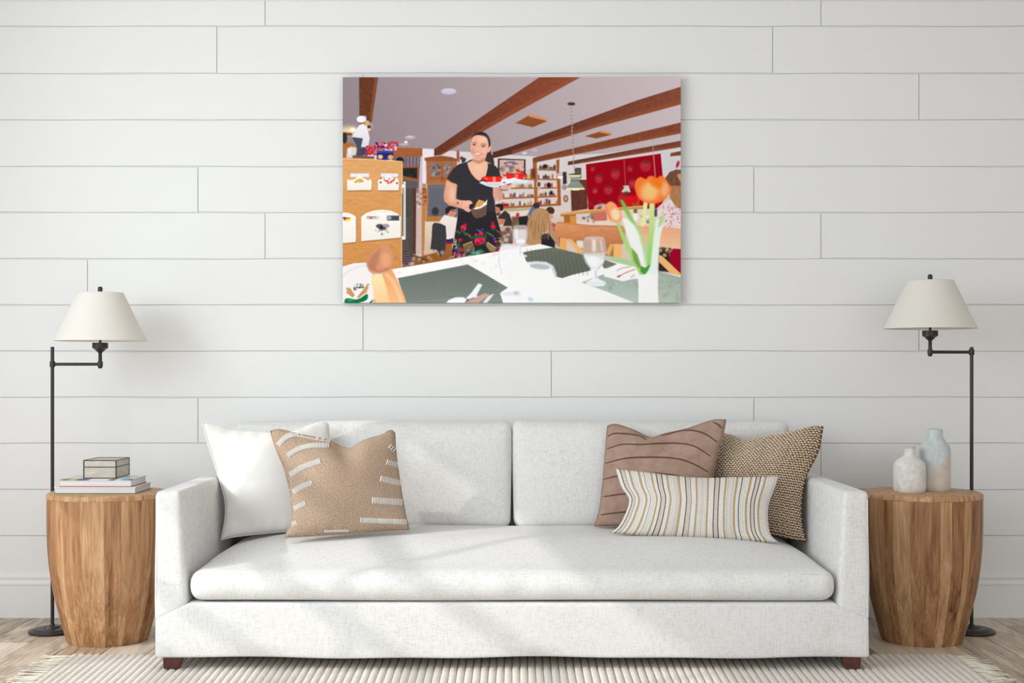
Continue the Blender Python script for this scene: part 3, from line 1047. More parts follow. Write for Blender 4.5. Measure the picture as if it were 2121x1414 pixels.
# ------------------------------------------------------------------ books and box on the pale table
def book(label, x0, x1, y0, y1, z0, z1, cover_mat, top_cols):
    e = empty('book', ((x0 + x1) / 2, (y0 + y1) / 2, z0), label, 'book', 'books on the drum table')
    c = 0.0022
    box('back_cover', x0, x1, y0, y1, z0, z0 + c, cover_mat, e, bevel=.0006, seg=1)
    box('pages', x0 + .003, x1 - .003, y0 + .0025, y1 - .003, z0 + c, z1 - c, M['pages'], e)
    # front board, printed in patches
    n = len(top_cols)
    vs_, fs, cs = [], [], []
    edges = np.linspace(x0, x1, n + 1)
    m_ = 4
    ys = np.linspace(y0, y1, m_ + 1)
    for zq in (z1 - c, z1):
        for yq in ys:
            for xq in edges: vs_.append((xq, yq, zq))
    W_, per = n + 1, (n + 1) * (m_ + 1)
    for j in range(m_):
        for i in range(n):
            a = j * W_ + i
            fs.append((per + a, per + a + 1, per + a + W_ + 1, per + a + W_)); cs.append((.62 + .12 * ((i * 7 + j * 5) % 3) / 2, .60 + .12 * ((i * 7 + j * 5) % 3) / 2, .55 + .14 * ((i * 7 + j * 5) % 3) / 2) if j else top_cols[i])
            fs.append((a, a + W_, a + W_ + 1, a + 1)); cs.append((.7, .7, .7))
    for i in range(n):
        fs.append((i, i + 1, per + i + 1, per + i)); cs.append(top_cols[i])
        a = m_ * W_ + i
        fs.append((a + 1, a, per + a, per + a + 1)); cs.append((.75, .75, .75))
    for j in range(m_):
        a = j * W_
        fs.append((a + W_, a, per + a, per + a + W_)); cs.append((.75, .75, .75))
        a = j * W_ + n
        fs.append((a, a + W_, per + a + W_, per + a)); cs.append((.55, .5, .4))
    o = mesh_obj('front_cover', vs_, fs, M['cover'], e)
    at = o.data.attributes.new('tint', 'FLOAT_COLOR', 'FACE')
    at.data.foreach_set('color', np.array([(*q, 1) for q in cs], 'f').ravel())
    return e
Wt = (.80, .80, .80)
book('thick white book with a green lower cover, at the bottom of the pile', -1.633, -1.342, 4.82, 5.03, 0.5402, 0.5645, M['green'], [Wt] * 10)
book('white book with a colourful jacket and red lower cover, under the box', -1.615, -1.357, 4.822, 5.02, 0.5647, 0.5905, M['red'],
     [(.45, .27, .15), (.12, .10, .09), (.30, .15, .08), (.35, .55, .04), (.45, .60, .05), (.05, .06, .10), (.03, .03, .25), (.04, .05, .35), (.45, .03, .06), Wt, Wt,
      Wt, Wt, Wt, Wt, (.12, .14, .05), (.10, .12, .06), Wt, (.5, .7, .75), (.05, .45, .65), (.04, .40, .60), (.03, .10, .14)])
e = empty('trinket_box', (-1.488, 4.965, 0.5907), 'lidded beige shagreen box with black edges on the books', 'box')
bx0, bx1, by0, by1, bz0, bz1, bzl = -1.548, -1.428, 4.88, 5.05, 0.5907, 0.655, 0.631
box('body', bx0 + .0015, bx1 - .0015, by0 + .0015, by1 - .0015, bz0, bzl - .0008, M['shagreen'], e)
lid = box('lid', bx0 + .0015, bx1 - .0015, by0 + .0015, by1 - .0015, bzl + .0008, bz1, M['shagreen'], e)
t = .0034
for (zc0, zc1, par) in ((bz0, bzl - .0007, e), (bzl + .0007, bz1 + .0006, lid)):
    for xa in (bx0, bx1 - t):
        for ya in (by0, by1 - t):
            box('edge_trim', xa, xa + t, ya, ya + t, zc0, zc1, M['black'], par)
for (zc0, par) in ((bz0 - .0003, e), (bzl - .0009, e), (bz1 - .0012, lid)):
    h = .0026
    for ya in (by0, by1 - t):
        box('edge_trim', bx0 + t, bx1 - t, ya, ya + t, zc0, zc0 + h, M['black'], par)
    for xa in (bx0, bx1 - t):
        box('edge_trim', xa, xa + t, by0 + t, by1 - t, zc0, zc0 + h, M['black'], par)

# ------------------------------------------------------------------ vases on the brown table
def vase(name, label, prof_px, cx_px, y_base, d, mat, wall_t=0.004):
    sc = d / F
    out = [(r * sc, (y_base - y) * sc) for r, y in prof_px]
    inner = [(max(r - wall_t, .002), z) for r, z in reversed(out)]
    inner = [(r, max(z, .006)) for r, z in inner]
    inner[0] = (inner[0][0], out[-1][1])
    prof_ = [(0.0, 0.0)] + out + inner + [(0.0, .006)]
    e = empty(name, ((cx_px - CX) * sc, d, .5402), label, 'vase')
    o = lathe('body', prof_, 0, 0, 0, mat, None, seg=56, ang=50)
    o.parent = e
    return e
v1 = vase('vase', 'small squat off-white veined pottery bottle with a short lipped neck', [(31, 1017), (33, 1013), (33.2, 1000), (33.2, 972), (32.6, 963), (30.5, 957), (26, 952), (19, 947), (13.5, 944), (11.6, 941),
     (11, 937), (11.3, 933), (11.2, 930), (9.6, 928), (9.4, 927.2), (11.8, 926.3), (12.6, 925), (11.6, 924)], 1883.9, 1017, 4.917, M['clay'])
sc = 4.917 / F
nub = lathe('lip_spout', [(0.0, 0.0), (.0035, .001), (.0042, .004), (.003, .007), (0.0, .008)], 11.5 * sc, 0, (1017 - 928) * sc, M['clay'], None, seg=12)
nub.parent = v1
lg = tube('neck_ring', [(12.2 * sc * math.cos(a), 12.2 * sc * math.sin(a), (1017 - 943.2) * sc) for a in np.linspace(0, 2 * math.pi, 33)], .0016, M['clay'], None, seg=6)
lg.parent = v1
vase('vase', 'taller pottery bottle dipped in pale blue glaze over bare clay', [(30, 1014.6), (31.6, 1011), (31.7, 1000), (31.7, 935), (31.2, 929), (29.8, 923.7), (27, 918.5), (23, 914), (19.2, 910), (17, 905),
     (16, 899), (15.8, 892), (15.8, 889), (15.2, 888)], 1936.3, 1014.6, 4.967, M['dip'])

# ------------------------------------------------------------------ rug
rug = empty('rug', (0, 3.5, 0.0), 'cream ribbed wool rug with fringed ends under the sofa front', 'rug')
NR_, PITCH = 118, 0.02553
Yb, Yf, NL = 4.625, 2.35, 60
prof = [(-.5, .0030), (-.46, .0062), (-.36, .0098), (-.2, .0118), (0, .0125), (.2, .0118), (.36, .0098), (.46, .0062)]
xs, zs = [], []
for k in range(NR_):
    for a, z in prof:
        xs.append((k + .5 + a) * PITCH - NR_ * PITCH / 2); zs.append(z)
xs.append(NR_ * PITCH / 2); zs.append(.003)
xs, zs = np.array(xs), np.array(zs)
n = len(xs)
vs_ = []
ys_ = [Yb, Yb - .003, Yb - .008] + list(np.linspace(Yb - .03, Yf, NL - 2))
rr = np.random.RandomState(2)
for j, y in enumerate(ys_):
    zk = (.25, .8, 1.0)[j] if j < 3 else 1.0
    wob = .0005 * np.sin(y * 17 + np.floor(np.arange(n) / 8) * 1.7)
    ked = .006 * np.sin(np.arange(n) / 8 * 2 * np.pi + 1) * 0 + (.003 * np.cos((np.arange(n) % 8 - 4) / 8 * 2 * np.pi) if j < 3 else 0)
    tp_ = 1.0 - (Yb - y) * .030
    for i in range(n):
        vs_.append(((xs[i] + wob[i]) * tp_, y + (ked[i] if j < 3 else 0), zs[i] * zk))
fs = []
for j in range(len(ys_) - 1):
    for i in range(n - 1):
        a = j * n + i
        fs.append((a, a + n, a + n + 1, a + 1))
b0 = len(vs_)
# flat underside
hw = NR_ * PITCH / 2
vs_ += [(-hw, Yb, 0.0005), (hw, Yb, 0.0005), (hw * (1 - (Yb - Yf) * .03), Yf, 0.0005), (-hw * (1 - (Yb - Yf) * .03), Yf, 0.0005)]
fs.append((b0, b0 + 1, b0 + 2, b0 + 3))
body = mesh_obj('ribbed_weave', vs_, fs, M['rug'], rug, smooth=True)
tmeshes = []
for q in range(6):
    r = random.Random(50 + q)
    pth, rad = [], []
    ln = r.uniform(.075, .105)
    bend = r.uniform(-.02, .02)
    for k in range(6):
        t_ = k / 5
        pth.append((t_ * ln, bend * t_ * t_ + .002 * math.sin(t_ * 7 + q), .0048 - .0022 * t_ + .001 * math.sin(t_ * 5 + q)))
        rad.append(.0019 * (1.0 - .25 * t_) if k not in (1,) else .0026)
    v, f = tube_geo(pth, rad, 5)
    me = bpy.data.meshes.new('tassel')
    me.from_pydata([tuple(a) for a in v], [], f)
    me.polygons.foreach_set('use_smooth', [True] * len(me.polygons))
    me.materials.append(M['fringe'])
    tmeshes.append(me)
r = random.Random(77)
for s in (-1, 1):
    y = Yb - .006
    while y > Yf:
        o = link('tassel', tmeshes[r.randrange(6)], None, rug)
        xe = s * hw * (1 - (Yb - y) * .03)
        o.location = (xe, y, 0.0)
        o.rotation_euler = (0, 0, (0 if s > 0 else math.pi) + r.uniform(-.12, .12))
        y -= r.uniform(.009, .020)

# ------------------------------------------------------------------ the canvas print
PW, PH, PX0, PY0 = 700, 467, 710.0, 160.0
img = np.zeros((PH, PW, 3))
TILES = dict(A=(700, 150, 5.656), B=(1060, 150, 5.656), C=(700, 390, 5.656), D=(1060, 390, 5.656),
             F=(960, 260, 10.1), G=(1030, 320, 10.88), H=(900, 390, 9.425), P=(0, 0, 1.0))
def tp(t, pts):
    ox, oy, s = TILES[t]
    a = np.array(pts, float) / s
    return a + np.array([ox - PX0, oy - PY0])
def gblur(m, s):
    if s <= 0: return m
    k = int(3 * s) + 1
    g = np.exp(-np.arange(-k, k + 1) ** 2 / (2 * s * s)); g /= g.sum()
    m = np.apply_along_axis(lambda r: np.convolve(r, g, 'same'), 1, m)
    return np.apply_along_axis(lambda r: np.convolve(r, g, 'same'), 0, m)
def put(mask, x0, y0, col, alpha):
    """blend a mask patch into the picture"""
    h, w = mask.shape
    X0, Y0, X1, Y1 = max(x0, 0), max(y0, 0), min(x0 + w, PW), min(y0 + h, PH)
    if X1 <= X0 or Y1 <= Y0: return
    m = (mask[Y0 - y0:Y1 - y0, X0 - x0:X1 - x0] * alpha)[..., None]
    c = col[Y0 - y0:Y1 - y0, X0 - x0:X1 - x0] if isinstance(col, np.ndarray) and col.ndim == 3 else np.array(col, float)
    img[Y0:Y1, X0:X1] = img[Y0:Y1, X0:X1] * (1 - m) + c * m
prs = np.random.RandomState(4)
def mask_poly(pts, pad):
    x0, y0 = int(np.floor(pts[:, 0].min())) - pad, int(np.floor(pts[:, 1].min())) - pad
    x1, y1 = int(np.ceil(pts[:, 0].max())) + pad + 1, int(np.ceil(pts[:, 1].max())) + pad + 1
    x0, y0, x1, y1 = max(x0, -20), max(y0, -20), min(x1, PW + 20), min(y1, PH + 20)
    if x1 <= x0 or y1 <= y0: return None
    SS = 3
    gx = (np.arange((x1 - x0) * SS) + .5) / SS + x0
    gy = (np.arange((y1 - y0) * SS) + .5) / SS + y0
    ins = np.zeros((len(gy), len(gx)), bool)
    n = len(pts)
    for i in range(n):
        ax, ay = pts[i]; bx_, by_ = pts[(i + 1) % n]
        if ay == by_: continue
        c = ((gy >= min(ay, by_)) & (gy < max(ay, by_)))
        if not c.any(): continue
        xi = ax + (gy[c] - ay) / (by_ - ay) * (bx_ - ax)
        ins[c] ^= gx[None, :] < xi[:, None]
    m = ins.reshape(y1 - y0, SS, x1 - x0, SS).mean((1, 3))
    return m, x0, y0
def poly(t, pts, col, a=1.0, blur=0.0, col2=None, axis='y', noise=0.0, smooth=False, stretch=(1, 1)):
    p = tp(t, pts)
    if smooth:
        p = resample(list(p) + [p[0]], len(p) * 10)[:-1]
    r = mask_poly(p, int(blur * 3) + 2)
    if r is None: return
    m, x0, y0 = r
    if blur: m = gblur(m, blur)
    h, w = m.shape
    c = np.array(col, float)
    if col2 is not None:
        lo, hi = (p[:, 1].min(), p[:, 1].max()) if axis == 'y' else (p[:, 0].min(), p[:, 0].max())
        q = ((np.arange(h) + y0 - lo) / (hi - lo)).clip(0, 1)[:, None, None] if axis == 'y' else ((np.arange(w) + x0 - lo) / (hi - lo)).clip(0, 1)[None, :, None]
        c = c * (1 - q) + np.array(col2, float) * q + np.zeros((h, w, 1))
    elif noise:
        c = c + np.zeros((h, w, 1))
    if noise:
        k = prs.normal(0, 1, (h // stretch[1] + 2, w // stretch[0] + 2))
        k = np.kron(k, np.ones((stretch[1], stretch[0])))[:h, :w]
        k = gblur(k, .8 * max(1, min(stretch)))
        c = c + (k * noise)[..., None] * np.array([1, .9, .8])
    put(m, x0, y0, c, a)
def ell(t, cx, cy, rx, ry, col, a=1.0, blur=0.0, rot=0.0, **kw):
    q = np.linspace(0, 2 * np.pi, 28, endpoint=False)
    cr, sr = math.cos(rot), math.sin(rot)
    pts = [(cx + rx * math.cos(w) * cr - ry * math.sin(w) * sr, cy + rx * math.cos(w) * sr + ry * math.sin(w) * cr) for w in q]
    poly(t, pts, col, a, blur, **kw)
def line(t, pts, wd, col, a=1.0, blur=0.0):
    for (x0, y0), (x1, y1) in zip(pts[:-1], pts[1:]):
        L = math.hypot(x1 - x0, y1 - y0) or 1
        nx, ny = -(y1 - y0) / L * wd / 2, (x1 - x0) / L * wd / 2
        poly(t, [(x0 + nx, y0 + ny), (x1 + nx, y1 + ny), (x1 - nx, y1 - ny), (x0 - nx, y0 - ny)], col, a, blur)
def rect(t, x0, y0, x1, y1, col, **kw):
    poly(t, [(x0, y0), (x1, y0), (x1, y1), (x0, y1)], col, **kw)
def specks(t, x0, y0, x1, y1, n, cols, rmin, rmax, blur=0.0, a=1.0, seed=1):
    r = random.Random(seed)
    for _ in range(n):
        ell(t, r.uniform(x0, x1), r.uniform(y0, y1), r.uniform(rmin, rmax), r.uniform(rmin, rmax), r.choice(cols), a, blur)

# ceiling: a slow change of tone from the dim left to the bright right
yy, xx = np.mgrid[0:PH, 0:PW] / np.array([PH, PW])[:, None, None]
k = np.clip(.15 + .75 * xx - .28 * yy, 0, 1)[..., None]
img[:] = np.array([132, 118, 124.]) * (1 - k) + np.array([214, 199, 203.]) * k
# back wall
poly('P', [(812, 304), (875, 308), (1060, 321), (1110, 324), (1250, 318), (1410, 296), (1410, 627), (710, 627), (710, 340)], (214, 206, 210), col2=(206, 186, 172))
# dim corner with the lintel, hat, shelf and tall dark door
poly('A', [(640, 985), (970, 985), (960, 1414), (640, 1414)], (118, 100, 108), noise=8)
for i in range(9): line('A', [(800 + i * 20, 990), (798 + i * 20, 1095)], 7, (170, 155, 170) if i % 2 else (70, 60, 66), .7, .6)
poly('A', [(640, 875), (995, 888), (990, 985), (640, 985)], (158, 90, 52), noise=6, stretch=(6, 1))
ell('A', 725, 1035, 48, 45, (38, 33, 36))
poly('A', [(745, 1100), (945, 1098), (945, 1282), (745, 1235)], (152, 86, 50))
poly('A', [(755, 1118), (930, 1116), (930, 1246), (755, 1210)], (40, 40, 38), noise=10)
poly('A', [(750, 1245), (935, 1282), (930, 1414), (750, 1414)], (92, 86, 84))
poly('C', [(748, 0), (890, 0), (885, 885), (750, 885)], (76, 70, 66), noise=4, stretch=(1, 8))
poly('C', [(750, 330), (835, 330), (830, 740), (750, 740)], (88, 80, 74), .6)
poly('C', [(880, 0), (918, 0), (915, 780), (880, 760)], (84, 52, 44))
poly('A', [(965, 985), (1000, 985), (985, 1414), (945, 1414)], (196, 180, 186))
poly('C', [(918, 0), (985, 0), (985, 790), (912, 760)], (196, 172, 164), noise=6)
specks('C', 930, 0, 975, 220, 14, [(110, 80, 85), (225, 215, 210), (90, 70, 75)], 8, 20, .8, .6, 31)
poly('A', [(990, 890), (1125, 898), (1130, 980), (1035, 1000), (1035, 1305), (990, 1305)], (224, 216, 224))
poly('A', [(990, 1300), (1035, 1300), (1040, 1414), (985, 1414)], (186, 130, 82))
poly('C', [(982, 0), (1050, 0), (1030, 300), (1012, 785), (980, 795)], (180, 122, 72), noise=9)
specks('C', 1000, 0, 1045, 190, 16, [(150, 30, 35), (120, 75, 50), (190, 140, 90)], 8, 16, .6, .8, 32)
poly('C', [(1020, 380), (1230, 380), (1150, 785), (1012, 785)], (219, 200, 182), col2=(196, 172, 150))
# glazed wall cabinet and slate
poly('A', [(1032, 1010), (1395, 1010), (1395, 1300), (1036, 1300)], (164, 100, 62), noise=7, stretch=(1, 4))
poly('A', [(1012, 1000), (1100, 986), (1210, 974), (1330, 990), (1408, 1018), (1400, 1036), (1018, 1036)], (142, 80, 48))
for q in (((1080, 1058), (1200, 1058), (1200, 1222), (1080, 1222)), ((1243, 1058), (1352, 1058), (1310, 1140), (1270, 1222), (1243, 1222))):
    poly('A', q, (126, 112, 112), noise=14)
specks('A', 1085, 1065, 1195, 1215, 16, [(180, 165, 160), (60, 50, 60), (150, 120, 90)], 8, 20, .6, .7, 33)
specks('A', 1248, 1065, 1320, 1180, 10, [(180, 165, 160), (60, 50, 60), (150, 120, 90)], 8, 18, .6, .7, 34)
line('A', [(1070, 1240), (1390, 1240)], 6, (110, 62, 38)); line('A', [(1220, 1045), (1220, 1295)], 9, (120, 70, 42))
poly('A', [(1390, 915), (1422, 915), (1425, 1060), (1390, 1030)], (150, 90, 60))
specks('A', 1440, 990, 1490, 1045, 8, [(40, 40, 70), (70, 60, 60)], 10, 20, .6, 1, 35)
poly('A', [(1045, 1305), (1400, 1305), (1400, 1420), (1045, 1420)], (104, 105, 112))
line('A', [(1040, 1308), (1300, 1300)], 14, (165, 115, 75))
poly('C', [(1045, 0), (1400, 0), (1392, 388), (1030, 388)], (172, 114, 64))
poly('C', [(1062, 0), (1400, 0), (1400, 328), (1052, 326)], (96, 99, 109), noise=4)
ell('C', 1140, 270, 42, 50, (56, 52, 56), 1, 1.2)
# plank floor under the dining corner, magazines
poly('C', [(750, 870), (1012, 785), (1345, 700), (1345, 830), (750, 930)], (140, 88, 46), noise=8)
poly('C', [(880, 770), (960, 800), (1060, 840), (980, 862), (880, 840)], (80, 48, 28), .8, .8)
poly('C', [(750, 742), (830, 735), (892, 890), (750, 916)], (66, 52, 58))
for i in range(6): line('C', [(752, 765 + i * 27), (838 + i * 9, 752 + i * 27)], 8, (190, 165, 170), .55, .5)
# guest in the white shirt, coat on the chair back
poly('C', [(1265, 585), (1350, 560), (1352, 645), (1265, 648)], (34, 44, 88)); rect('C', 1265, 630, 1340, 655, (150, 25, 42))
poly('C', [(1262, 655), (1340, 655), (1330, 760), (1250, 770)], (150, 92, 50))
poly('C', [(1245, 312), (1320, 325), (1405, 372), (1392, 545), (1265, 592), (1215, 470), (1190, 395)], (229, 217, 212), smooth=True)
for i in range(5): line('C', [(1262 + i * 8, 420 + i * 30), (1370, 445 + i * 25)], 7, (205, 190, 188), .6, .8)
poly('C', [(1290, 240), (1375, 245), (1385, 300), (1345, 330), (1290, 315)], (198, 134, 112), smooth=True)
poly('C', [(1258, 285), (1262, 235), (1310, 208), (1370, 222), (1375, 245), (1320, 252), (1300, 285), (1270, 300)], (50, 37, 33), smooth=True)
line('C', [(1320, 258), (1375, 265)], 9, (50, 40, 40))
poly('C', [(1105, 430), (1130, 400), (1200, 410), (1262, 440), (1272, 560), (1255, 760), (1200, 800), (1160, 720), (1082, 712), (1098, 570)], (62, 60, 64), noise=5, stretch=(1, 6))
for i in range(4): line('C', [(1130 + i * 34, 450), (1120 + i * 36, 740)], 10, (46, 44, 50), .7, .8)

# painting over the waitress' shoulder
poly('G', [(10, 85), (640, 108), (640, 455), (10, 455)], (72, 44, 38)); poly('G', [(50, 118), (600, 132), (600, 445), (50, 445)], (203, 172, 162), noise=10)
poly('G', [(130, 180), (350, 150), (490, 225), (400, 225), (330, 330), (210, 265)], (122, 102, 134), smooth=True); poly('G', [(190, 200), (310, 190), (380, 260), (240, 250)], (205, 160, 150))
specks('G', 60, 260, 590, 430, 40, [(120, 110, 80), (205, 180, 110), (90, 70, 80), (220, 190, 170), (150, 120, 120)], 14, 34, .8, .8, 36)
# open shelves full of crockery
boards = [((920, 335), (1330, 352), 28), ((530, 552), (1400, 560), 28), ((300, 760), (1340, 748), 28), ((120, 985), (1340, 938), 34), ((100, 1195), (1435, 1120), 44)]
r5 = random.Random(5)
pal = [(70, 58, 60), (205, 190, 175), (150, 110, 90), (50, 44, 48), (225, 205, 160), (170, 70, 60), (120, 120, 110), (90, 70, 90), (215, 215, 215), (180, 140, 70)]
for (a, b, w) in boards:
    if a[0] > 800 or a[1] > 500:
        x = a[0] + 20
        while x < b[0] - 10:
            if not (800 < x < 910) and not (a[1] < 800 and x < (640 if a[1] < 700 else 330)):
                y = a[1] + (b[1] - a[1]) * (x - a[0]) / (b[0] - a[0])
                h, wd = r5.uniform(62, 130), r5.uniform(30, 60)
                poly('G', [(x - wd / 2, y - 8), (x - wd * .6, y - h * .6), (x - wd * .25, y - h), (x + wd * .25, y - h), (x + wd * .6, y - h * .55), (x + wd / 2, y - 8)], r5.choice(pal), .9, .7)
            x += r5.uniform(34, 62)
    line('G', [a, b], w, (166, 98, 50), 1, .5); line('G', [(a[0], a[1] + w * .45), (b[0], b[1] + w * .45)], w * .3, (120, 66, 34), .8, .5)
poly('G', [(800, 80), (890, 80), (905, 1100), (835, 1100), (828, 560), (805, 500)], (162, 96, 48), noise=6); line('G', [(900, 300), (915, 1095)], 22, (206, 132, 76), .8, .6)
poly('G', [(1328, 120), (1402, 108), (1395, 440), (1336, 432)], (158, 92, 46)); poly('G', [(1340, 556), (1420, 560), (1436, 1130), (1362, 1132)], (160, 88, 40))
ell('G', 945, 670, 62, 88, (215, 205, 205)); ell('G', 938, 672, 36, 60, (82, 62, 66), 1, .8)
ell('G', 1160, 690, 52, 62, (36, 34, 42), 1, .6); ell('G', 1080, 262, 58, 46, (44, 38, 38), 1, .7); ell('G', 1215, 862, 40, 46, (34, 32, 40), 1, .7)
poly('G', [(745, 330), (850, 310), (860, 540), (755, 540)], (92, 50, 44), .9, 1); ell('G', 710, 380, 42, 40, (215, 175, 165), 1, 1); ell('G', 712, 490, 36, 38, (226, 165, 50), 1, .8)
rect('G', 90, 1110, 270, 1165, (150, 24, 44), blur=1)
rect('G', 925, 1065, 1000, 1110, (165, 30, 50), blur=.8); rect('G', 1085, 1000, 1150, 1040, (165, 30, 50), blur=.8)
poly('G', [(130, 1222), (760, 1195), (740, 1250), (140, 1300)], (170, 160, 110), .8, 1, noise=16); poly('G', [(230, 1300), (760, 1250), (740, 1414), (230, 1414)], (226, 206, 200))
ell('G', 448, 1365, 22, 34, (185, 30, 45), 1, .8)
# wall lamp, cross, plate, small picture, brown door
poly('B', [(552, 1168), (606, 1168), (636, 1236), (524, 1240)], (198, 184, 186), smooth=False); ell('B', 580, 1228, 50, 13, (255, 252, 244))
poly('B', [(598, 1165), (640, 1165), (645, 1300), (600, 1312)], (52, 44, 50), 1, .7); ell('B', 618, 1345, 34, 30, (130, 120, 124), .7, 1)
rect('B', 738, 1118, 812, 1240, (64, 50, 46), blur=.6); rect('B', 752, 1135, 798, 1225, (100, 90, 84), blur=.6)
rect('B', 690, 1255, 880, 1420, (98, 58, 44)); poly('D', [(690, 0), (885, 0), (888, 240), (700, 268)], (94, 54, 42), noise=6, stretch=(1, 5))
ell('D', 633, 120, 30, 42, (128, 84, 60), 1, .5); ell('D', 633, 120, 18, 26, (205, 170, 140), .8, .6)
# red hanging with strawberries
poly('P', [tuple(a) for a in (tp('B', [(868, 1075), (1745, 950), (1770, 1220), (1800, 1414), (880, 1414)]) + np.array([PX0, PY0]))], (152, 8, 26))
poly('D', [(880, -6), (1850, -6), (1760, 180), (1690, 240), (900, 250)], (152, 8, 26))
for (x, y, a, b) in ((1215, 1190, 52, 60), (1020, 1245, 45, 55), (1568, 1095, 64, 68), (1385, 1130, 32, 36), (950, 1128, 26, 30), (1412, 1300, 44, 52), (1130, 1380, 52, 52), (975, 1385, 30, 38), (1300, 1385, 30, 34)):
    ell('B', x, y, a, b, (184, 52, 66), .75, 1.6); ell('B', x + 6, y - b * .75, a * .75, b * .3, (96, 44, 44), .8, 1.2)
    specks('B', x - a * .6, y - b * .5, x + a * .6, y + b * .6, 10, [(215, 110, 110), (140, 25, 40)], 4, 8, .5, .5, int(x))
poly('B', [(1760, 930), (1980, 930), (1980, 1180), (1800, 1200)], (208, 204, 208)); ell('B', 1945, 1075, 18, 44, (186, 40, 56), 1, .8, .3)
# beams
def beam(pts, c1, c2, low):
    p = [tuple(q) for t, l in pts for q in (tp(t, l) + np.array([PX0, PY0]))]
    poly('P', p, c1, col2=c2, axis='x', noise=5, stretch=(5, 1))
    l = [tuple(q) for t, l in low for q in (tp(t, l) + np.array([PX0, PY0]))]
    poly('P', l, (156, 86, 56), .55, .6)
beam([('A', [(1125, 978), (1125, 900)]), ('B', [(330, 50), (815, 50), (0, 497)]), ('A', [(1215, 966)])], (98, 54, 38), (146, 78, 56),
     [('A', [(1170, 972)]), ('B', [(0, 440), (740, 50), (815, 50), (0, 497)]), ('A', [(1215, 966)])])
beam([('A', [(1808, 1006), (1812, 935)]), ('B', [(0, 864), (640, 630), (1480, 322), (1985, 165), (1985, 372), (1000, 640), (0, 958)])], (86, 46, 36), (136, 76, 56),
     [('B', [(0, 920), (1000, 600), (1985, 320), (1985, 372), (1000, 640), (0, 958)])])
beam([('B', [(246, 1052), (248, 1000), (1985, 584), (1985, 712), (290, 1052)])], (120, 70, 44), (132, 70, 50), [('B', [(400, 1010), (1985, 680), (1985, 712), (400, 1030)])])
beam([('B', [(658, 1088), (656, 1044), (1985, 798), (1985, 874)])], (96, 58, 46), (124, 68, 50), [('B', [(800, 1048), (1985, 850), (1985, 874), (800, 1064)])])
beam([('B', [(1855, 982), (1862, 944), (1985, 918), (1985, 972)])], (118, 72, 54), (118, 72, 54), [('B', [(1860, 972), (1985, 960), (1985, 972), (1858, 982)])])
poly('A', [(246, 50), (472, 50), (396, 580), (250, 602)], (100, 58, 40), noise=7, stretch=(2, 3)); poly('A', [(430, 50), (472, 50), (398, 580), (372, 560)], (132, 80, 54), .8)
# ceiling hatches, detectors
for q, lip in (([(42, 592), (205, 500), (410, 548), (400, 578), (245, 642)], [(196, 490), (212, 488), (414, 540), (406, 566), (204, 518)]),
               ([(855, 746), (1035, 692), (1168, 716), (1160, 732), (990, 774)], [(1030, 682), (1045, 682), (1170, 706), (1162, 728), (1034, 702)])):
    poly('B', q, (138, 78, 46)); poly('B', lip, (210, 142, 92))
ell('A', 1298, 228, 100, 44, (158, 146, 158)); ell('A', 1298, 222, 92, 36, (196, 188, 204)); ell('A', 1298, 208, 80, 20, (214, 205, 216), .6, 1)
ell('A', 845, 762, 66, 24, (176, 162, 170)); ell('A', 845, 752, 40, 12, (205, 196, 200)); ell('A', 797, 816, 19, 14, (255, 244, 236), 1, .6); ell('A', 775, 842, 62, 12, (205, 180, 175), .8, .8)
ell('B', 265, 910, 36, 18, (190, 176, 176)); ell('B', 150, 945, 30, 14, (215, 205, 205), 1, .6)
# pendant lamps
ell('B', 698, 368, 46, 20, (82, 48, 44))
for i in range(40):
    y = 385 + i * 20; x = 692 + 42 * (y - 385) / 800 + 5 * math.sin(i * .7)
    ell('B', x, y, 6, 10, (205, 190, 182) if i % 2 else (130, 105, 98))
line('B', [(694, 385), (710, 640), (722, 900), (734, 1190)], 4, (165, 140, 132), .7)
poly('B', [(663, 1196), (815, 1194), (784, 1270), (838, 1336), (862, 1372), (618, 1372), (655, 1330), (702, 1270)], (150, 156, 146), col2=(128, 134, 124))
poly('B', [(668, 1202), (812, 1200), (800, 1222), (682, 1224)], (226, 216, 150)); ell('B', 740, 1192, 76, 8, (70, 62, 56)); line('B', [(702, 1268), (784, 1268)], 10, (88, 90, 96))
poly('B', [(640, 1352), (852, 1352), (850, 1372), (640, 1374)], (236, 222, 170)); ell('B', 745, 1372, 60, 8, (255, 248, 215))
line('B', [(1315, 1008), (1332, 1325)], 8, (176, 118, 112), .8, .5); poly('B', [(1300, 1325), (1372, 1325), (1358, 1352), (1390, 1402), (1288, 1402), (1322, 1352)], (192, 188, 172))
line('B', [(1650, 775), (1660, 960)], 9, (176, 160, 158), .9, .5); line('B', [(1660, 955), (1682, 1225)], 11, (202, 150, 150), .9, .5)
poly('D', [(1330, -30), (1370, -30), (1390, 40), (1290, 40)], (205, 204, 190), 1, .6); rect('D', 1320, 38, 1365, 75, (70, 70, 50), blur=1)

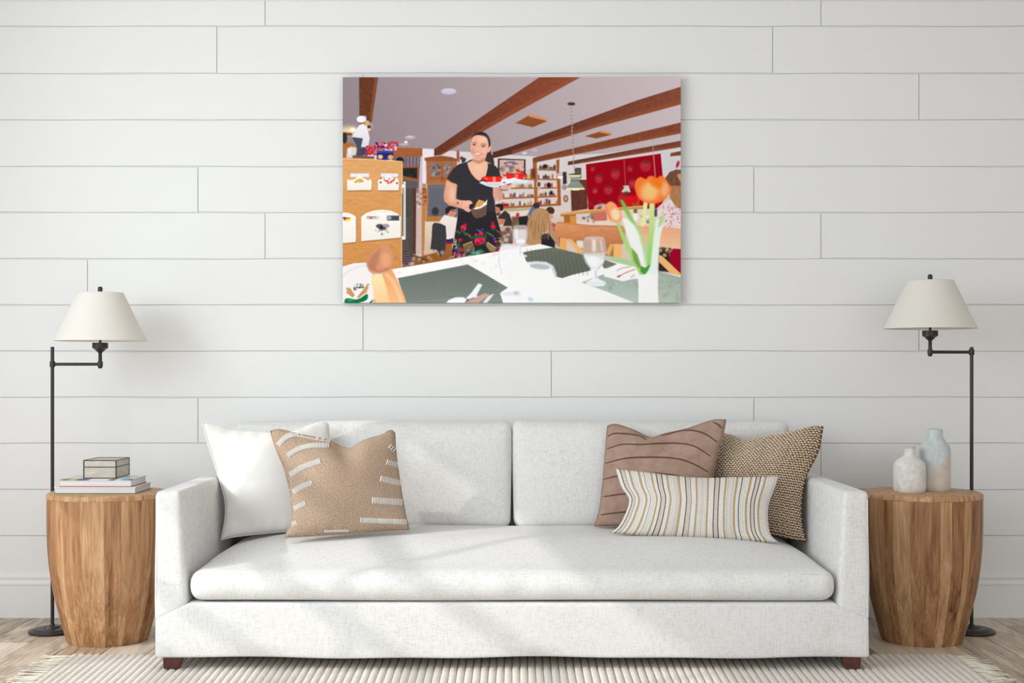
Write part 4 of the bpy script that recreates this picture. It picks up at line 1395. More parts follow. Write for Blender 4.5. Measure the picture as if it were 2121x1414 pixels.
# dining area behind
poly('D', [(1245, 95), (1500, 78), (1510, 205), (1250, 215)], (206, 22, 30), 1, 1.2); ell('D', 1290, 130, 52, 70, (170, 40, 50), .8, 1.5)
poly('D', [(965, 205), (1040, 175), (1110, 180), (1115, 385), (955, 392), (940, 330)], (196, 110, 98), 1, 1); poly('D', [(975, 205), (1050, 178), (1110, 200), (1090, 250), (970, 250)], (205, 185, 182), .9, 1)
specks('D', 880, 150, 1180, 245, 10, [(190, 30, 40), (90, 40, 40)], 14, 30, 1.4, .7, 40)
poly('D', [(755, 392), (1000, 382), (1250, 372), (1250, 440), (850, 424), (760, 412)], (228, 206, 190), 1, .6)
specks('D', 840, 330, 960, 395, 9, [(120, 95, 80), (230, 220, 210), (160, 130, 110)], 10, 20, .8, .9, 41); ell('D', 935, 310, 18, 30, (120, 130, 70), .9, .8)
rect('D', 1290, 240, 1690, 440, (228, 205, 192), blur=1); specks('D', 1300, 330, 1660, 430, 14, [(190, 160, 145), (245, 235, 230), (120, 100, 90)], 12, 26, 1, .8, 42)
rect('D', 1420, 290, 1475, 380, (240, 235, 230), blur=.8); poly('D', [(1430, 290), (1415, 160), (1445, 200), (1470, 150), (1468, 290)], (90, 120, 50), 1, .6); line('D', [(1490, 100), (1480, 200)], 9, (205, 110, 50), .8, .5)
poly('D', [(565, 292), (760, 262), (945, 248), (1560, 200), (1560, 232), (950, 286), (570, 318)], (204, 142, 82)); line('D', [(566, 296), (950, 254), (1560, 204)], 8, (238, 188, 128), .9, .4)
poly('D', [(610, 322), (755, 312), (755, 420), (612, 405)], (170, 104, 40)); rect('D', 682, 318, 752, 415, (205, 140, 66)); line('D', [(575, 322), (750, 312)], 10, (120, 72, 30))
poly('D', [(480, 350), (610, 340), (612, 400), (500, 410)], (206, 190, 175), 1, .6, noise=14)
# guest in black on the right of the waitress
poly('C', [(1838, 225), (1885, 222), (1905, 265), (1895, 318), (1848, 305), (1836, 255)], (188, 122, 98), smooth=True); poly('C', [(1832, 212), (1858, 185), (1912, 180), (1938, 215), (1930, 258), (1900, 262), (1890, 228)], (44, 34, 32), smooth=True)
poly('C', [(1848, 300), (1895, 280), (1900, 312), (1865, 322)], (70, 48, 42), .9, .5)
poly('C', [(1870, 340), (1905, 305), (1955, 258), (2010, 300), (2050, 420), (2050, 470), (1930, 455), (1948, 400), (1880, 380)], (56, 51, 54)); poly('C', [(1875, 352), (1962, 362), (1950, 400), (1932, 425), (1890, 425)], (194, 124, 94))
rect('C', 1900, 440, 2050, 520, (190, 165, 150), blur=.8); rect('C', 1900, 500, 2050, 650, (120, 95, 85), blur=1); specks('C', 1905, 470, 2036, 640, 18, [(205, 190, 180), (90, 60, 55), (150, 120, 105)], 12, 30, .8, .8, 43)
# party at the next table
rect('D', 0, 330, 200, 480, (120, 80, 70), blur=1); poly('D', [(20, 470), (100, 330), (130, 350), (60, 480)], (96, 130, 60), .9, 1); ell('D', 70, 310, 18, 26, (190, 40, 40), 1, .8)
poly('D', [(228, 222), (330, 196), (318, 240), (235, 330), (178, 318)], (92, 112, 148), 1, .6); ell('D', 288, 200, 42, 34, (58, 48, 46), 1, .6)
poly('D', [(78, 335), (190, 318), (185, 430), (85, 430)], (40, 38, 42), 1, .6)
ell('D', 450, 262, 52, 46, (76, 44, 38)); poly('D', [(425, 290), (480, 300), (490, 345), (455, 360), (430, 330)], (212, 148, 126), 1, .5)
poly('D', [(430, 370), (520, 420), (570, 560), (560, 690), (500, 640), (450, 470)], (172, 84, 84), 1, .8); specks('D', 440, 400, 560, 640, 14, [(120, 30, 50), (215, 170, 170)], 8, 18, .7, .8, 44)
poly('D', [(350, 540), (430, 520), (500, 620), (510, 695), (330, 668)], (38, 37, 44), 1, .5)
poly('D', [(175, 560), (180, 440), (215, 310), (285, 240), (370, 235), (435, 290), (465, 420), (500, 500), (540, 560), (555, 690), (500, 620), (450, 540), (390, 510), (345, 560), (335, 655), (180, 655)], (180, 138, 98), smooth=True)
r6 = random.Random(6)
for i in range(70):
    x = r6.uniform(195, 440); y = r6.uniform(280, 420)
    pts = [(x, y)]
    for q in range(4): pts.append((pts[-1][0] + r6.uniform(-16, 12) + (x - 320) * .06, pts[-1][1] + r6.uniform(35, 60)))
    line('D', pts, 5, r6.choice([(128, 90, 58), (220, 184, 140), (205, 160, 112), (104, 72, 48)]), .55, .4)
# guest in the spotted blouse
poly('B', [(1790, 1250), (1850, 1165), (1930, 1135), (1985, 1140), (1985, 1420), (1830, 1420)], (112, 76, 56), noise=10, stretch=(1, 5)); poly('B', [(1935, 1200), (1985, 1180), (1985, 1300)], (205, 150, 118), 1, .8)
poly('D', [(1670, 335), (1745, 190), (1850, 135), (1985, 200), (1985, 475), (1780, 465)], (231, 210, 212)); specks('D', 1700, 190, 1975, 455, 90, [(186, 70, 84), (120, 80, 80), (205, 130, 140)], 4, 8, .3, .9, 45)
poly('D', [(1850, -30), (1985, -30), (1985, 245), (1935, 225), (1895, 170), (1850, 110)], (172, 122, 82), noise=10, stretch=(1, 6))
for i in range(14): line('D', [(1860 + i * 9, -20), (1880 + i * 8, 90), (1905 + i * 6, 210)], 4, (212, 166, 120) if i % 2 else (120, 80, 52), .6, .4)
rect('D', 1660, 240, 1700, 330, (60, 52, 60), blur=1)
poly('D', [(1720, 690), (1870, 700), (1860, 980), (1720, 970)], (52, 40, 36), 1, 1); specks('D', 1735, 695, 1865, 820, 26, [(190, 160, 110), (110, 100, 60), (205, 180, 150), (120, 60, 50)], 8, 20, .8, .8, 46)
poly('D', [(1850, 760), (1890, 705), (1985, 700), (1985, 1020), (1900, 965), (1850, 860)], (152, 10, 42), 1, .8)
poly('D', [(1290, 660), (1420, 650), (1420, 860), (1290, 820)], (215, 195, 185), 1, .8, noise=14)
# chairs
poly('D', [(640, 590), (1200, 640), (1195, 800), (830, 770)], (170, 120, 80), 1, .6); rect('D', 760, 610, 840, 700, (225, 215, 205), blur=1)
poly('D', [(570, 570), (645, 582), (642, 728), (566, 712)], (228, 164, 84)); poly('D', [(648, 585), (702, 598), (842, 738), (825, 778), (770, 752)], (234, 176, 104)); poly('D', [(1195, 652), (1290, 660), (1285, 825), (1196, 812)], (238, 180, 112)); poly('D', [(1105, 760), (1150, 650), (1200, 655), (1140, 790)], (226, 166, 100))
poly('D', [(515, 425), (545, 394), (640, 400), (900, 432), (1290, 440), (1336, 470), (1318, 610), (1300, 655), (1090, 642), (760, 605), (525, 572), (508, 500)], (214, 148, 102), col2=(190, 118, 78), noise=5, stretch=(8, 1)); line('D', [(520, 415), (550, 398), (900, 436), (1300, 446)], 14, (178, 110, 78), .7, .8)
poly('D', [(1480, 432), (1985, 468), (1985, 712), (1740, 682), (1490, 660)], (230, 166, 126), col2=(236, 190, 158), noise=4, stretch=(8, 1))
poly('D', [(1725, 780), (1760, 790), (1985, 1005), (1985, 1045), (1860, 992), (1725, 862)], (234, 180, 116))

# cabinet front with painted letter racks
poly('A', [(50, 1000), (440, 1015), (757, 1042), (757, 1420), (50, 1420)], (212, 158, 102), noise=5, stretch=(12, 1)); rect('C', 50, -2, 750, 960, (208, 150, 92), noise=6, stretch=(12, 1), col2=(198, 136, 78))
line('A', [(50, 1008), (440, 1020), (757, 1045)], 10, (232, 190, 140)); line('A', [(751, 1045), (751, 1414)], 9, (232, 192, 142), .8); line('C', [(746, 0), (746, 940)], 9, (226, 184, 134), .8)
rect('C', 768, -80, 792, 598, (236, 236, 236)); rect('C', 776, -60, 783, 590, (120, 116, 114)); rect('C', 750, 560, 776, 598, (240, 240, 240)); rect('A', 752, 1310, 780, 1350, (236, 236, 236))
def rack(pts, t='A'):
    poly(t, [(x + 5, y + 12) for x, y in pts], (120, 82, 48), .6, 1); poly(t, pts, (240, 235, 228), col2=(230, 224, 216))
for x0, xs_ in ((0, (145, 365)), (358, (503, 700))):
    rect('A', xs_[0], 1182, xs_[1], 1224, (224, 224, 236)); line('A', [(xs_[0] + 15, 1202), (xs_[1] - 15, 1202)], 12, (176, 180, 205), .7, .6)
    for i in range(8): rect('A', xs_[0] + 18 + i * 24, 1194, xs_[0] + 32 + i * 24, 1212, (236, 236, 244))
poly('A', [(120, 1235), (385, 1225), (375, 1270), (130, 1270)], (214, 160, 108)); poly('A', [(480, 1235), (705, 1225), (700, 1270), (485, 1270)], (208, 160, 110))
rack([(106, 1280), (112, 1248), (140, 1262), (200, 1250), (250, 1196), (305, 1242), (365, 1268), (375, 1240), (398, 1280), (392, 1378), (110, 1380)]); rack([(468, 1268), (492, 1236), (540, 1236), (590, 1194), (650, 1236), (700, 1240), (717, 1285), (712, 1380), (470, 1380)])
ell('A', 245, 1264, 44, 18, (226, 172, 44), 1, .4, -.3); ell('A', 212, 1282, 20, 9, (120, 160, 70), 1, .4); ell('A', 285, 1275, 14, 8, (90, 100, 150), 1, .4); specks('A', 195, 1245, 290, 1290, 8, [(240, 210, 110), (200, 120, 40)], 5, 9, .3, 1, 50)
for x, y in ((565, 1272), (590, 1296), (618, 1288), (650, 1264), (585, 1272), (630, 1276)): ell('A', x, y, 13, 12, (216, 62, 62))
for x, y, c in ((500, 1288, (120, 110, 60)), (545, 1258, (150, 160, 90)), (602, 1244, (170, 170, 200)), (692, 1296, (190, 60, 70)), (500, 1240, (190, 90, 70)), (660, 1250, (170, 140, 90))): ell('A', x, y, 13, 13, c)
rack([(274, 332), (330, 288), (420, 260), (520, 250), (620, 262), (700, 298), (738, 340), (735, 576), (274, 618)], 'C'); rack([(50, 280), (120, 288), (175, 308), (212, 335), (210, 628), (50, 642)], 'C')
line('C', [(300, 345), (440, 280), (520, 272), (620, 282), (715, 340)], 6, (214, 206, 200), .8, .6)
rect('C', 335, 328, 450, 360, (226, 222, 220)); rect('C', 335, 330, 450, 337, (48, 44, 46)); rect('C', 335, 350, 450, 357, (48, 44, 46)); rect('C', 372, 330, 402, 358, (212, 70, 70)); ell('C', 465, 342, 16, 22, (205, 195, 195), .8, .5)
rect('C', 575, 318, 718, 378, (66, 70, 82), blur=.4); ell('C', 598, 345, 30, 24, (150, 154, 164), 1, .6)
for x, y, rx_, ry_, c in ((490, 442, 45, 26, (70, 58, 66)), (562, 440, 42, 26, (150, 140, 150)), (520, 470, 46, 20, (64, 54, 60)), (512, 452, 14, 20, (30, 24, 28)), (515, 535, 12, 14, (110, 100, 106))): ell('C', x, y, rx_, ry_, c, .9, .7)
specks('C', 440, 485, 600, 515, 12, [(130, 120, 126), (160, 170, 150)], 5, 9, .4, .9, 51)
ell('C', 75, 345, 20, 10, (30, 26, 28)); ell('C', 105, 358, 42, 18, (200, 50, 60), 1, .3, -.2); ell('C', 118, 368, 34, 14, (238, 205, 50), 1, .3, -.2)
# shelf on top: cook figurine, jar, blue pot with berries
ell('A', 120, 680, 110, 40, (255, 222, 160), .95, 5); ell('A', 175, 670, 36, 26, (255, 246, 220), 1, 2)
poly('A', [(50, 700), (165, 710), (160, 740), (50, 730)], (120, 66, 40), 1, .6); ell('A', 80, 770, 28, 70, (50, 44, 44), 1, .6); poly('A', [(50, 835), (165, 820), (215, 880), (100, 900), (95, 1002), (50, 1000)], (164, 104, 56), 1, .5)
poly('A', [(108, 890), (150, 868), (215, 880), (222, 1000), (100, 1000)], (212, 202, 194), 1, .5); ell('A', 140, 930, 14, 40, (236, 230, 226), .8, .8)
poly('A', [(172, 968), (430, 985), (422, 1014), (170, 1004)], (122, 82, 76))
poly('A', [(166, 760), (296, 768), (282, 850), (268, 890), (300, 965), (215, 975), (222, 880)], (70, 76, 88), smooth=True)
poly('A', [(165, 755), (195, 690), (250, 618), (300, 600), (345, 630), (360, 720), (372, 770), (350, 892), (272, 868), (292, 772)], (230, 227, 234), smooth=False, col2=(212, 208, 216))
ell('A', 335, 595, 38, 34, (208, 164, 112)); ell('A', 362, 640, 20, 20, (60, 44, 40)); ell('A', 365, 668, 22, 16, (222, 190, 150)); ell('A', 300, 580, 18, 16, (80, 66, 56)); ell('A', 274, 548, 54, 40, (240, 234, 240)); ell('A', 312, 540, 22, 34, (226, 218, 226), .8, .5)
for q in ((398, 590), (420, 620), (418, 660)): line('A', [(385, 600), q], 6, (205, 190, 150), .7, .4)
ell('A', 300, 920, 44, 46, (72, 60, 92), 1, .8)
specks('A', 335, 860, 440, 970, 60, [(196, 44, 62), (214, 80, 92), (150, 36, 50)], 9, 15, .3, 1, 52)
poly('A', [(452, 920), (552, 912), (648, 920), (650, 1018), (552, 1026), (455, 1018)], (42, 40, 118)); line('A', [(455, 934), (550, 928), (645, 934)], 12, (74, 86, 170)); ell('A', 497, 988, 30, 26, (216, 166, 92)); ell('A', 616, 992, 32, 26, (216, 166, 92)); ell('A', 497, 988, 16, 14, (236, 206, 140))
specks('A', 440, 818, 700, 905, 90, [(196, 44, 62), (216, 88, 98), (150, 36, 50), (226, 200, 205), (40, 40, 110)], 9, 15, .3, 1, 53)
# ornamented plate in the lower left corner
poly('C', [(50, 918), (180, 878), (330, 868), (400, 1000), (430, 1345), (50, 1345)], (231, 227, 226)); line('C', [(58, 1030), (130, 960), (260, 912), (330, 905)], 14, (214, 204, 200), .8, 1); line('C', [(180, 1140), (240, 1115), (310, 1125)], 8, (190, 180, 185), .8, .6)
specks('C', 180, 1125, 300, 1195, 14, [(90, 70, 110), (70, 90, 60), (120, 80, 130), (150, 190, 80)], 7, 14, .4, .9, 54)
for q in (((100, 1165), (160, 1250)), ((130, 1165), (190, 1260)), ((100, 1210), (180, 1270)), ((360, 1120), (250, 1260)), ((355, 1160), (240, 1270)), ((340, 1200), (230, 1280))): line('C', q, 22, (178, 128, 74)); line('C', q, 7, (222, 180, 120), .8)
poly('C', [(78, 1300), (120, 1285), (200, 1300), (260, 1285), (342, 1235), (342, 1300), (250, 1338), (90, 1342)], (18, 112, 72), smooth=True); ell('C', 140, 1310, 30, 12, (60, 165, 120), .8, .6); poly('C', [(360, 1342), (415, 1295), (412, 1320), (390, 1345)], (24, 120, 76)); ell('C', 440, 1325, 26, 26, (230, 130, 120), .8, .8)

# waitress
poly('F', [(445, 735), (500, 560), (545, 470), (575, 560), (625, 680), (645, 840), (560, 790)], (70, 52, 48), smooth=True)
poly('A', [(1505, 1048), (1420, 1072), (1350, 1125), (1300, 1195), (1278, 1240), (1330, 1285), (1400, 1312), (1392, 1414), (1400, 1530), (1412, 1650), (1410, 1710), (1850, 1710), (1842, 1560), (1830, 1440), (1860, 1300), (1905, 1210), (1890, 1150), (1850, 1095), (1760, 1060), (1700, 1020), (1560, 1020)], (52, 50, 54), noise=3)
poly('F', [(212, 650), (440, 620), (436, 728), (515, 785), (516, 870), (478, 1040), (395, 1100), (335, 1166), (240, 1110), (150, 1000), (95, 880), (72, 785), (170, 742), (208, 715)], (231, 182, 154), noise=3, smooth=False)
poly('F', [(205, 690), (300, 735), (400, 700), (455, 640), (445, 740), (330, 800), (200, 760)], (192, 130, 106), .9, 1.0); ell('F', 330, 900, 110, 90, (238, 194, 168), .6, 2)
line('F', [(75, 790), (100, 890), (160, 1010), (250, 1115), (335, 1168)], 14, (40, 38, 42)); line('F', [(516, 790), (514, 880), (475, 1050)], 12, (40, 38, 42))
poly('F', [(152, 380), (160, 300), (195, 210), (262, 150), (345, 126), (440, 145), (515, 205), (560, 310), (562, 420), (548, 470), (500, 420), (480, 290), (360, 215), (250, 210), (190, 270)], (56, 46, 44), smooth=True)
poly('F', [(148, 400), (165, 310), (200, 240), (260, 205), (360, 205), (450, 235), (505, 300), (525, 400), (515, 500), (490, 590), (430, 665), (360, 712), (290, 718), (225, 690), (175, 610), (148, 500)], (229, 172, 147), smooth=True)
ell('F', 395, 290, 100, 66, (242, 200, 176), .75, 2.2); ell('F', 430, 520, 60, 60, (240, 186, 160), .7, 2); ell('F', 190, 540, 34, 70, (206, 136, 116), .7, 2); ell('F', 210, 300, 40, 60, (236, 170, 140), .6, 2); ell('F', 300, 680, 70, 24, (216, 150, 128), .6, 1.2)
poly('F', [(545, 440), (570, 422), (582, 450), (565, 510), (530, 560), (505, 545), (525, 480)], (232, 176, 152), smooth=True)
line('F', [(182, 372), (205, 356), (245, 354), (272, 372)], 14, (104, 76, 66), .85, .5); line('F', [(360, 394), (410, 384), (450, 392), (480, 412)], 14, (104, 76, 66), .85, .5)
ell('F', 222, 402, 36, 15, (96, 74, 68), .85, .5); ell('F', 414, 434, 36, 15, (90, 70, 64), .85, .5); ell('F', 226, 402, 13, 12, (44, 36, 34)); ell('F', 412, 434, 13, 12, (44, 36, 34)); line('F', [(188, 394), (222, 384), (258, 398)], 6, (52, 40, 38), .9, .3); line('F', [(376, 428), (412, 416), (452, 432)], 6, (52, 40, 38), .9, .3)
line('F', [(275, 410), (262, 480), (255, 520)], 14, (208, 146, 122), .6, 1); ell('F', 288, 500, 20, 40, (240, 192, 168), .7, 1.2); line('F', [(258, 524), (285, 540), (322, 532)], 9, (186, 116, 98), .8, .5)
poly('F', [(222, 566), (258, 556), (300, 566), (345, 574), (388, 592), (362, 612), (310, 628), (265, 612), (238, 590)], (202, 104, 102), smooth=True); poly('F', [(238, 572), (300, 574), (368, 592), (330, 606), (280, 604), (250, 590)], (247, 240, 236), smooth=True)
line('F', [(215, 560), (228, 572)], 8, (180, 104, 92), .7, .4); line('F', [(385, 592), (402, 580)], 8, (180, 104, 92), .7, .4)
# skirt with embroidered border
poly('C', [(1410, 270), (1845, 270), (1868, 360), (1900, 470), (1932, 600), (1892, 735), (1330, 825), (1345, 690), (1378, 480)], (44, 40, 44), noise=4)
line('A', [(1405, 1560), (1412, 1700)], 8, (30, 28, 32))
def bloom(x, y, r, c1=(206, 34, 66), c2=(240, 110, 140), seed=0):
    q = random.Random(seed)
    for i in range(9):
        a = i * 2.4
        ell('H', x + math.cos(a) * r * .55, y + math.sin(a) * r * .55, r * .42, r * .42, c1 if i % 3 else tuple(int(k * .75) for k in c1), 1, .3)
    specks('H', x - r * .7, y - r * .7, x + r * .7, y + r * .7, 7, [c2, (130, 16, 40)], r * .08, r * .17, .2, .9, seed + 3)
for (x, y, r) in ((650, 900, 46), (700, 945, 44), (1060, 880, 46), (1110, 910, 44), (455, 850, 46), (1240, 840, 44), (600, 890, 34)):
    for i in range(4): ell('H', x + (i - 1.5) * r * .5, y + (i - 1.5) * r * .3, r * .16, r * .55, (140, 138, 88) if i % 2 else (98, 104, 66), .9, .4, .5 if x < 880 else -.5)
for (x, y, rx_, ry_) in ((870, 960, 90, 50), (800, 980, 40, 60), (960, 1060, 60, 40), (990, 930, 30, 60), (470, 1160, 40, 110), (1215, 1150, 30, 70), (560, 830, 50, 40), (1150, 790, 40, 30)): ell('H', x, y, rx_, ry_, (18, 96, 74), .85, .8)
for i, (x, y, r) in enumerate(((565, 770, 60), (1145, 745, 50), (850, 1040, 78), (938, 1015, 62), (905, 890, 46), (808, 905, 28), (500, 1010, 34), (515, 1200, 46), (465, 1300, 48), (1235, 1170, 36), (1200, 1040, 30), (1135, 675, 22), (600, 712, 24), (895, 1250, 40), (1300, 900, 22))): bloom(x, y, r, seed=60 + i)
poly('H', [(555, 1110), (735, 1035), (790, 1190), (580, 1290)], (122, 98, 66), noise=26); poly('H', [(1030, 1050), (1195, 1165), (1182, 1228), (1080, 1225), (1005, 1120)], (150, 118, 78), noise=24)
line('H', [(555, 1108), (735, 1036)], 14, (210, 180, 130)); line('H', [(1032, 1050), (1195, 1165)], 14, (220, 190, 160))
specks('H', 580, 1180, 780, 1270, 22, [(90, 90, 120), (60, 60, 70), (140, 140, 150)], 8, 15, .3, .9, 61)
poly('H', [(640, 1320), (760, 1230), (900, 1185), (985, 1240), (800, 1300)], (18, 124, 84), .95, .6); line('H', [(700, 1310), (880, 1220), (960, 1240)], 10, (110, 190, 150), .6, .5)
specks('H', 835, 790, 950, 850, 14, [(70, 60, 190), (120, 110, 220), (50, 40, 120)], 8, 14, .3, .9, 62); specks('H', 380, 1180, 450, 1290, 12, [(70, 60, 190), (150, 80, 180), (50, 40, 120)], 9, 18, .4, .9, 63); specks('H', 1150, 960, 1190, 1060, 8, [(70, 60, 190), (110, 100, 210)], 8, 14, .4, .9, 64)
specks('H', 380, 980, 440, 1180, 16, [(205, 180, 140), (170, 140, 90), (226, 200, 180)], 9, 18, .4, .8, 65); specks('H', 1255, 950, 1330, 1110, 18, [(190, 170, 110), (110, 110, 60), (226, 200, 160)], 9, 18, .4, .8, 66); specks('H', 340, 1240, 400, 1370, 14, [(190, 50, 70), (60, 120, 80), (205, 190, 150)], 8, 14, .4, .9, 67)
# arms, basket of bread
poly('A', [(1272, 1262), (1330, 1290), (1392, 1312), (1386, 1400), (1378, 1480), (1440, 1497), (1530, 1502), (1572, 1535), (1580, 1565), (1545, 1625), (1475, 1602), (1400, 1578), (1300, 1552), (1246, 1505), (1240, 1430), (1255, 1340)], (226, 166, 136), col2=(222, 164, 142)); line('A', [(1262, 1320), (1254, 1440), (1275, 1515), (1400, 1565)], 22, (204, 136, 108), .7, 1.6); ell('A', 1340, 1430, 30, 90, (240, 190, 164), .6, 2)
ell('C', 1402, 172, 12, 14, (110, 84, 76), .9, .4)
poly('C', [(1545, 225), (1745, 185), (1738, 308), (1690, 335), (1630, 352), (1592, 332), (1565, 280)], (112, 84, 72), noise=18); line('C', [(1560, 250), (1650, 240), (1742, 196)], 10, (150, 120, 104), .8, .3)
for i in range(5): line('C', [(1575 + i * 4, 262 + i * 17), (1655, 262 + i * 18), (1738, 212 + i * 22)], 5, (78, 56, 48), .6, .3)
poly('C', [(1590, 238), (1640, 205), (1722, 165), (1750, 128), (1742, 188), (1670, 232), (1605, 246)], (238, 238, 240)); poly('C', [(1604, 216), (1622, 170), (1648, 132), (1718, 152), (1700, 190), (1655, 222)], (226, 164, 88)); 
for q in (((1640, 150), (1622, 212)), ((1672, 150), (1648, 216)), ((1700, 158), (1672, 210))): line('C', [q[0], q[1]], 6, (164, 104, 48), .8, .3)
poly('C', [(1465, 160), (1520, 142), (1560, 150), (1582, 190), (1562, 215), (1550, 268), (1520, 275), (1480, 250), (1465, 205)], (232, 176, 156), smooth=True)
for q in (((1500, 200), (1490, 245)), ((1522, 205), (1515, 262)), ((1542, 212), (1540, 268))): line('C', [q[0], q[1]], 6, (196, 130, 112), .8, .4)
poly('C', [(1540, 190), (1585, 175), (1595, 205), (1560, 250), (1535, 235)], (52, 36, 36), 1, .4)
# right forearm, hand, plates with red bowls
poly('A', [(1815, 1325), (1890, 1330), (1880, 1400), (1862, 1480), (1845, 1530), (1815, 1440)], (212, 158, 142), 1, .4); poly('G', [(10, 720), (110, 700), (130, 860), (110, 1010), (20, 1060), (-10, 900)], (206, 152, 136), 1, .6)
poly('G', [(110, 458), (215, 438), (300, 428), (560, 432), (612, 452), (684, 470), (672, 505), (590, 520), (560, 560), (230, 552), (195, 500), (130, 490)], (228, 40, 32)); rect('G', 400, 440, 465, 540, (240, 150, 140), a=.8, blur=1); line('G', [(130, 470), (210, 500)], 26, (240, 110, 96), .8, .6); line('G', [(570, 520), (670, 485)], 22, (240, 96, 80), .8, .6)
poly('G', [(405, 350), (430, 318), (480, 330), (520, 372), (590, 370), (600, 430), (540, 420), (470, 400)], (216, 42, 28), 1, .5); line('G', [(210, 430), (620, 436)], 12, (60, 34, 34), .8, .6)
poly('G', [(68, 585), (250, 558), (340, 530), (385, 518), (440, 545), (560, 568), (722, 585), (690, 612), (620, 652), (380, 655), (200, 645), (100, 615)], (232, 236, 243)); poly('G', [(220, 590), (400, 600), (660, 596), (600, 640), (300, 640)], (205, 208, 218), .7, .8); line('G', [(260, 652), (420, 662), (600, 655)], 8, (150, 146, 156), .7, .5)
poly('F', [(365, 1095), (430, 1062), (480, 1058), (790, 1062), (835, 1080), (800, 1110), (785, 1182), (480, 1182), (440, 1140), (395, 1115)], (228, 42, 30)); rect('F', 612, 1072, 672, 1180, (244, 160, 150), a=.85, blur=.8); poly('F', [(440, 1075), (520, 1110), (510, 1135), (430, 1100)], (244, 120, 96), .8, .5); line('F', [(470, 1056), (800, 1062)], 12, (58, 30, 34), .8, .5)
poly('F', [(330, 1196), (390, 1160), (470, 1184), (860, 1178), (850, 1225), (760, 1285), (600, 1290), (480, 1262)], (226, 226, 236)); poly('F', [(430, 1200), (800, 1205), (740, 1265), (520, 1255)], (196, 196, 208), .7, .8); poly('F', [(780, 1140), (1010, 1110), (1030, 1190), (860, 1185)], (234, 234, 242))
poly('F', [(740, 1300), (840, 1250), (930, 1230), (990, 1215), (1010, 1290), (960, 1340), (860, 1360), (760, 1340)], (222, 172, 160), smooth=True)
for x, y in ((765, 1278), (850, 1190), (935, 1235), (975, 1220)): ell('F', x, y, 26, 12, (66, 28, 62), 1, .3, -.3)
line('F', [(760, 1330), (850, 1356), (930, 1350)], 18, (60, 44, 44), .8, .6); line('F', [(830, 1310), (900, 1290), (960, 1250)], 8, (190, 130, 118), .7, .5)
for i in range(12): line('G', [(640 - i * 44, 760 + i * 10), (638 - i * 44, 1000 + i * 8)], 5, (236, 226, 220), .25, .4)

# table top
poly('P', [(804, 559), (900, 543), (1034, 520.5), (1118, 505), (1144, 512), (1207, 527), (1286, 546), (1367, 562), (1412, 572), (1412, 630), (836, 630)], (248, 244, 243), noise=3)
specks('C', 700, 740, 2030, 1030, 60, [(238, 200, 204), (240, 222, 222), (226, 214, 212)], 10, 30, 1.2, .5, 70)
poly('C', [(700, 1050), (1520, 890), (1700, 990), (1990, 1162), (1900, 1230), (1935, 1340), (1260, 1345), (795, 1345)], (104, 113, 107), col2=(128, 138, 130))
for j in range(12):
    for i in range(26):
        u, v = (i + (.5 if j % 2 else 0)) / 26, j / 12
        x = 730 + u * 1200 - v * 60 + (1 - v) * u * 0; y = 1062 + v * 290 - u * 190 * (1 - v * .45)
        if y > 1345 or y < 900 + max(0, 1520 - x) * .19 or y < 890 + (x - 1520) * .62: continue
        line('C', [(x - 18, y + 4), (x + 18, y - 4)], 9, (78, 87, 82), .5, .6)
poly('D', [(130, 748), (300, 716), (492, 690), (835, 776), (900, 880), (925, 962), (720, 1010), (592, 1052), (520, 1035), (470, 930), (330, 870), (170, 858)], (108, 112, 101), col2=(96, 101, 92))
for j in range(15):
    for i in range(15):
        u, v = i / 15, j / 15
        x = 180 + u * 700 + v * 60 - (1 - u) * 40 * v; y = 745 + v * 280 + (u - .45) * (40 if u > .45 else 60) * (1 - v) 
        if v > .5 and x < 480: continue
        line('D', [(x - 8, y - 8), (x + 10, y + 8)], 8, (78, 80, 72), .55, .6)
poly('D', [(1092, 838), (1235, 886), (1085, 942), (1060, 905)], (112, 116, 106))
poly('D', [(815, 1100), (950, 1050), (1085, 1004), (1230, 1062), (1480, 1060), (1490, 1345), (1450, 1345), (1100, 1205)], (156, 174, 164), col2=(182, 196, 186)); poly('D', [(1712, 968), (1985, 1040), (1985, 1345), (1712, 1345)], (158, 171, 158), col2=(180, 192, 180))
specks('D', 1000, 1080, 1480, 1190, 26, [(140, 158, 148), (176, 190, 182)], 14, 26, .8, .5, 71); specks('D', 1730, 1020, 1970, 1320, 30, [(144, 158, 146), (178, 190, 176)], 14, 26, .8, .5, 72)
poly('D', [(1090, 950), (1240, 888), (1470, 925), (1470, 1050), (1300, 1088), (1080, 1030)], (247, 243, 241), 1, .5)
line('D', [(1225, 965), (1300, 930), (1400, 915)], 9, (180, 120, 105), .8, .6); line('D', [(1235, 1040), (1330, 990), (1450, 945)], 12, (186, 110, 90), .8, .6); line('D', [(1110, 940), (1200, 900)], 9, (130, 140, 110), .7, .6); line('D', [(1390, 1045), (1440, 1010)], 14, (190, 140, 130), .7, .6); ell('D', 1255, 1030, 26, 12, (184, 92, 70), .9, .6, -.4)
# cutlery on the near mat
poly('C', [(1262, 1345), (1300, 1305), (1380, 1275), (1470, 1275), (1510, 1300), (1480, 1345)], (238, 238, 243), 1, .6); poly('C', [(1500, 1285), (1560, 1225), (1645, 1112), (1692, 1128), (1625, 1250), (1655, 1290), (1600, 1330)], (232, 233, 240), 1, .6); poly('C', [(1480, 1345), (1560, 1300), (1720, 1228), (1782, 1240), (1700, 1300), (1640, 1345)], (198, 160, 144), 1, .6); line('C', [(1500, 1320), (1600, 1280)], 14, (70, 74, 84), .7, 1); poly('C', [(1690, 1345), (1760, 1262), (1830, 1232), (1780, 1300), (1740, 1345)], (240, 240, 244), .9, .6)
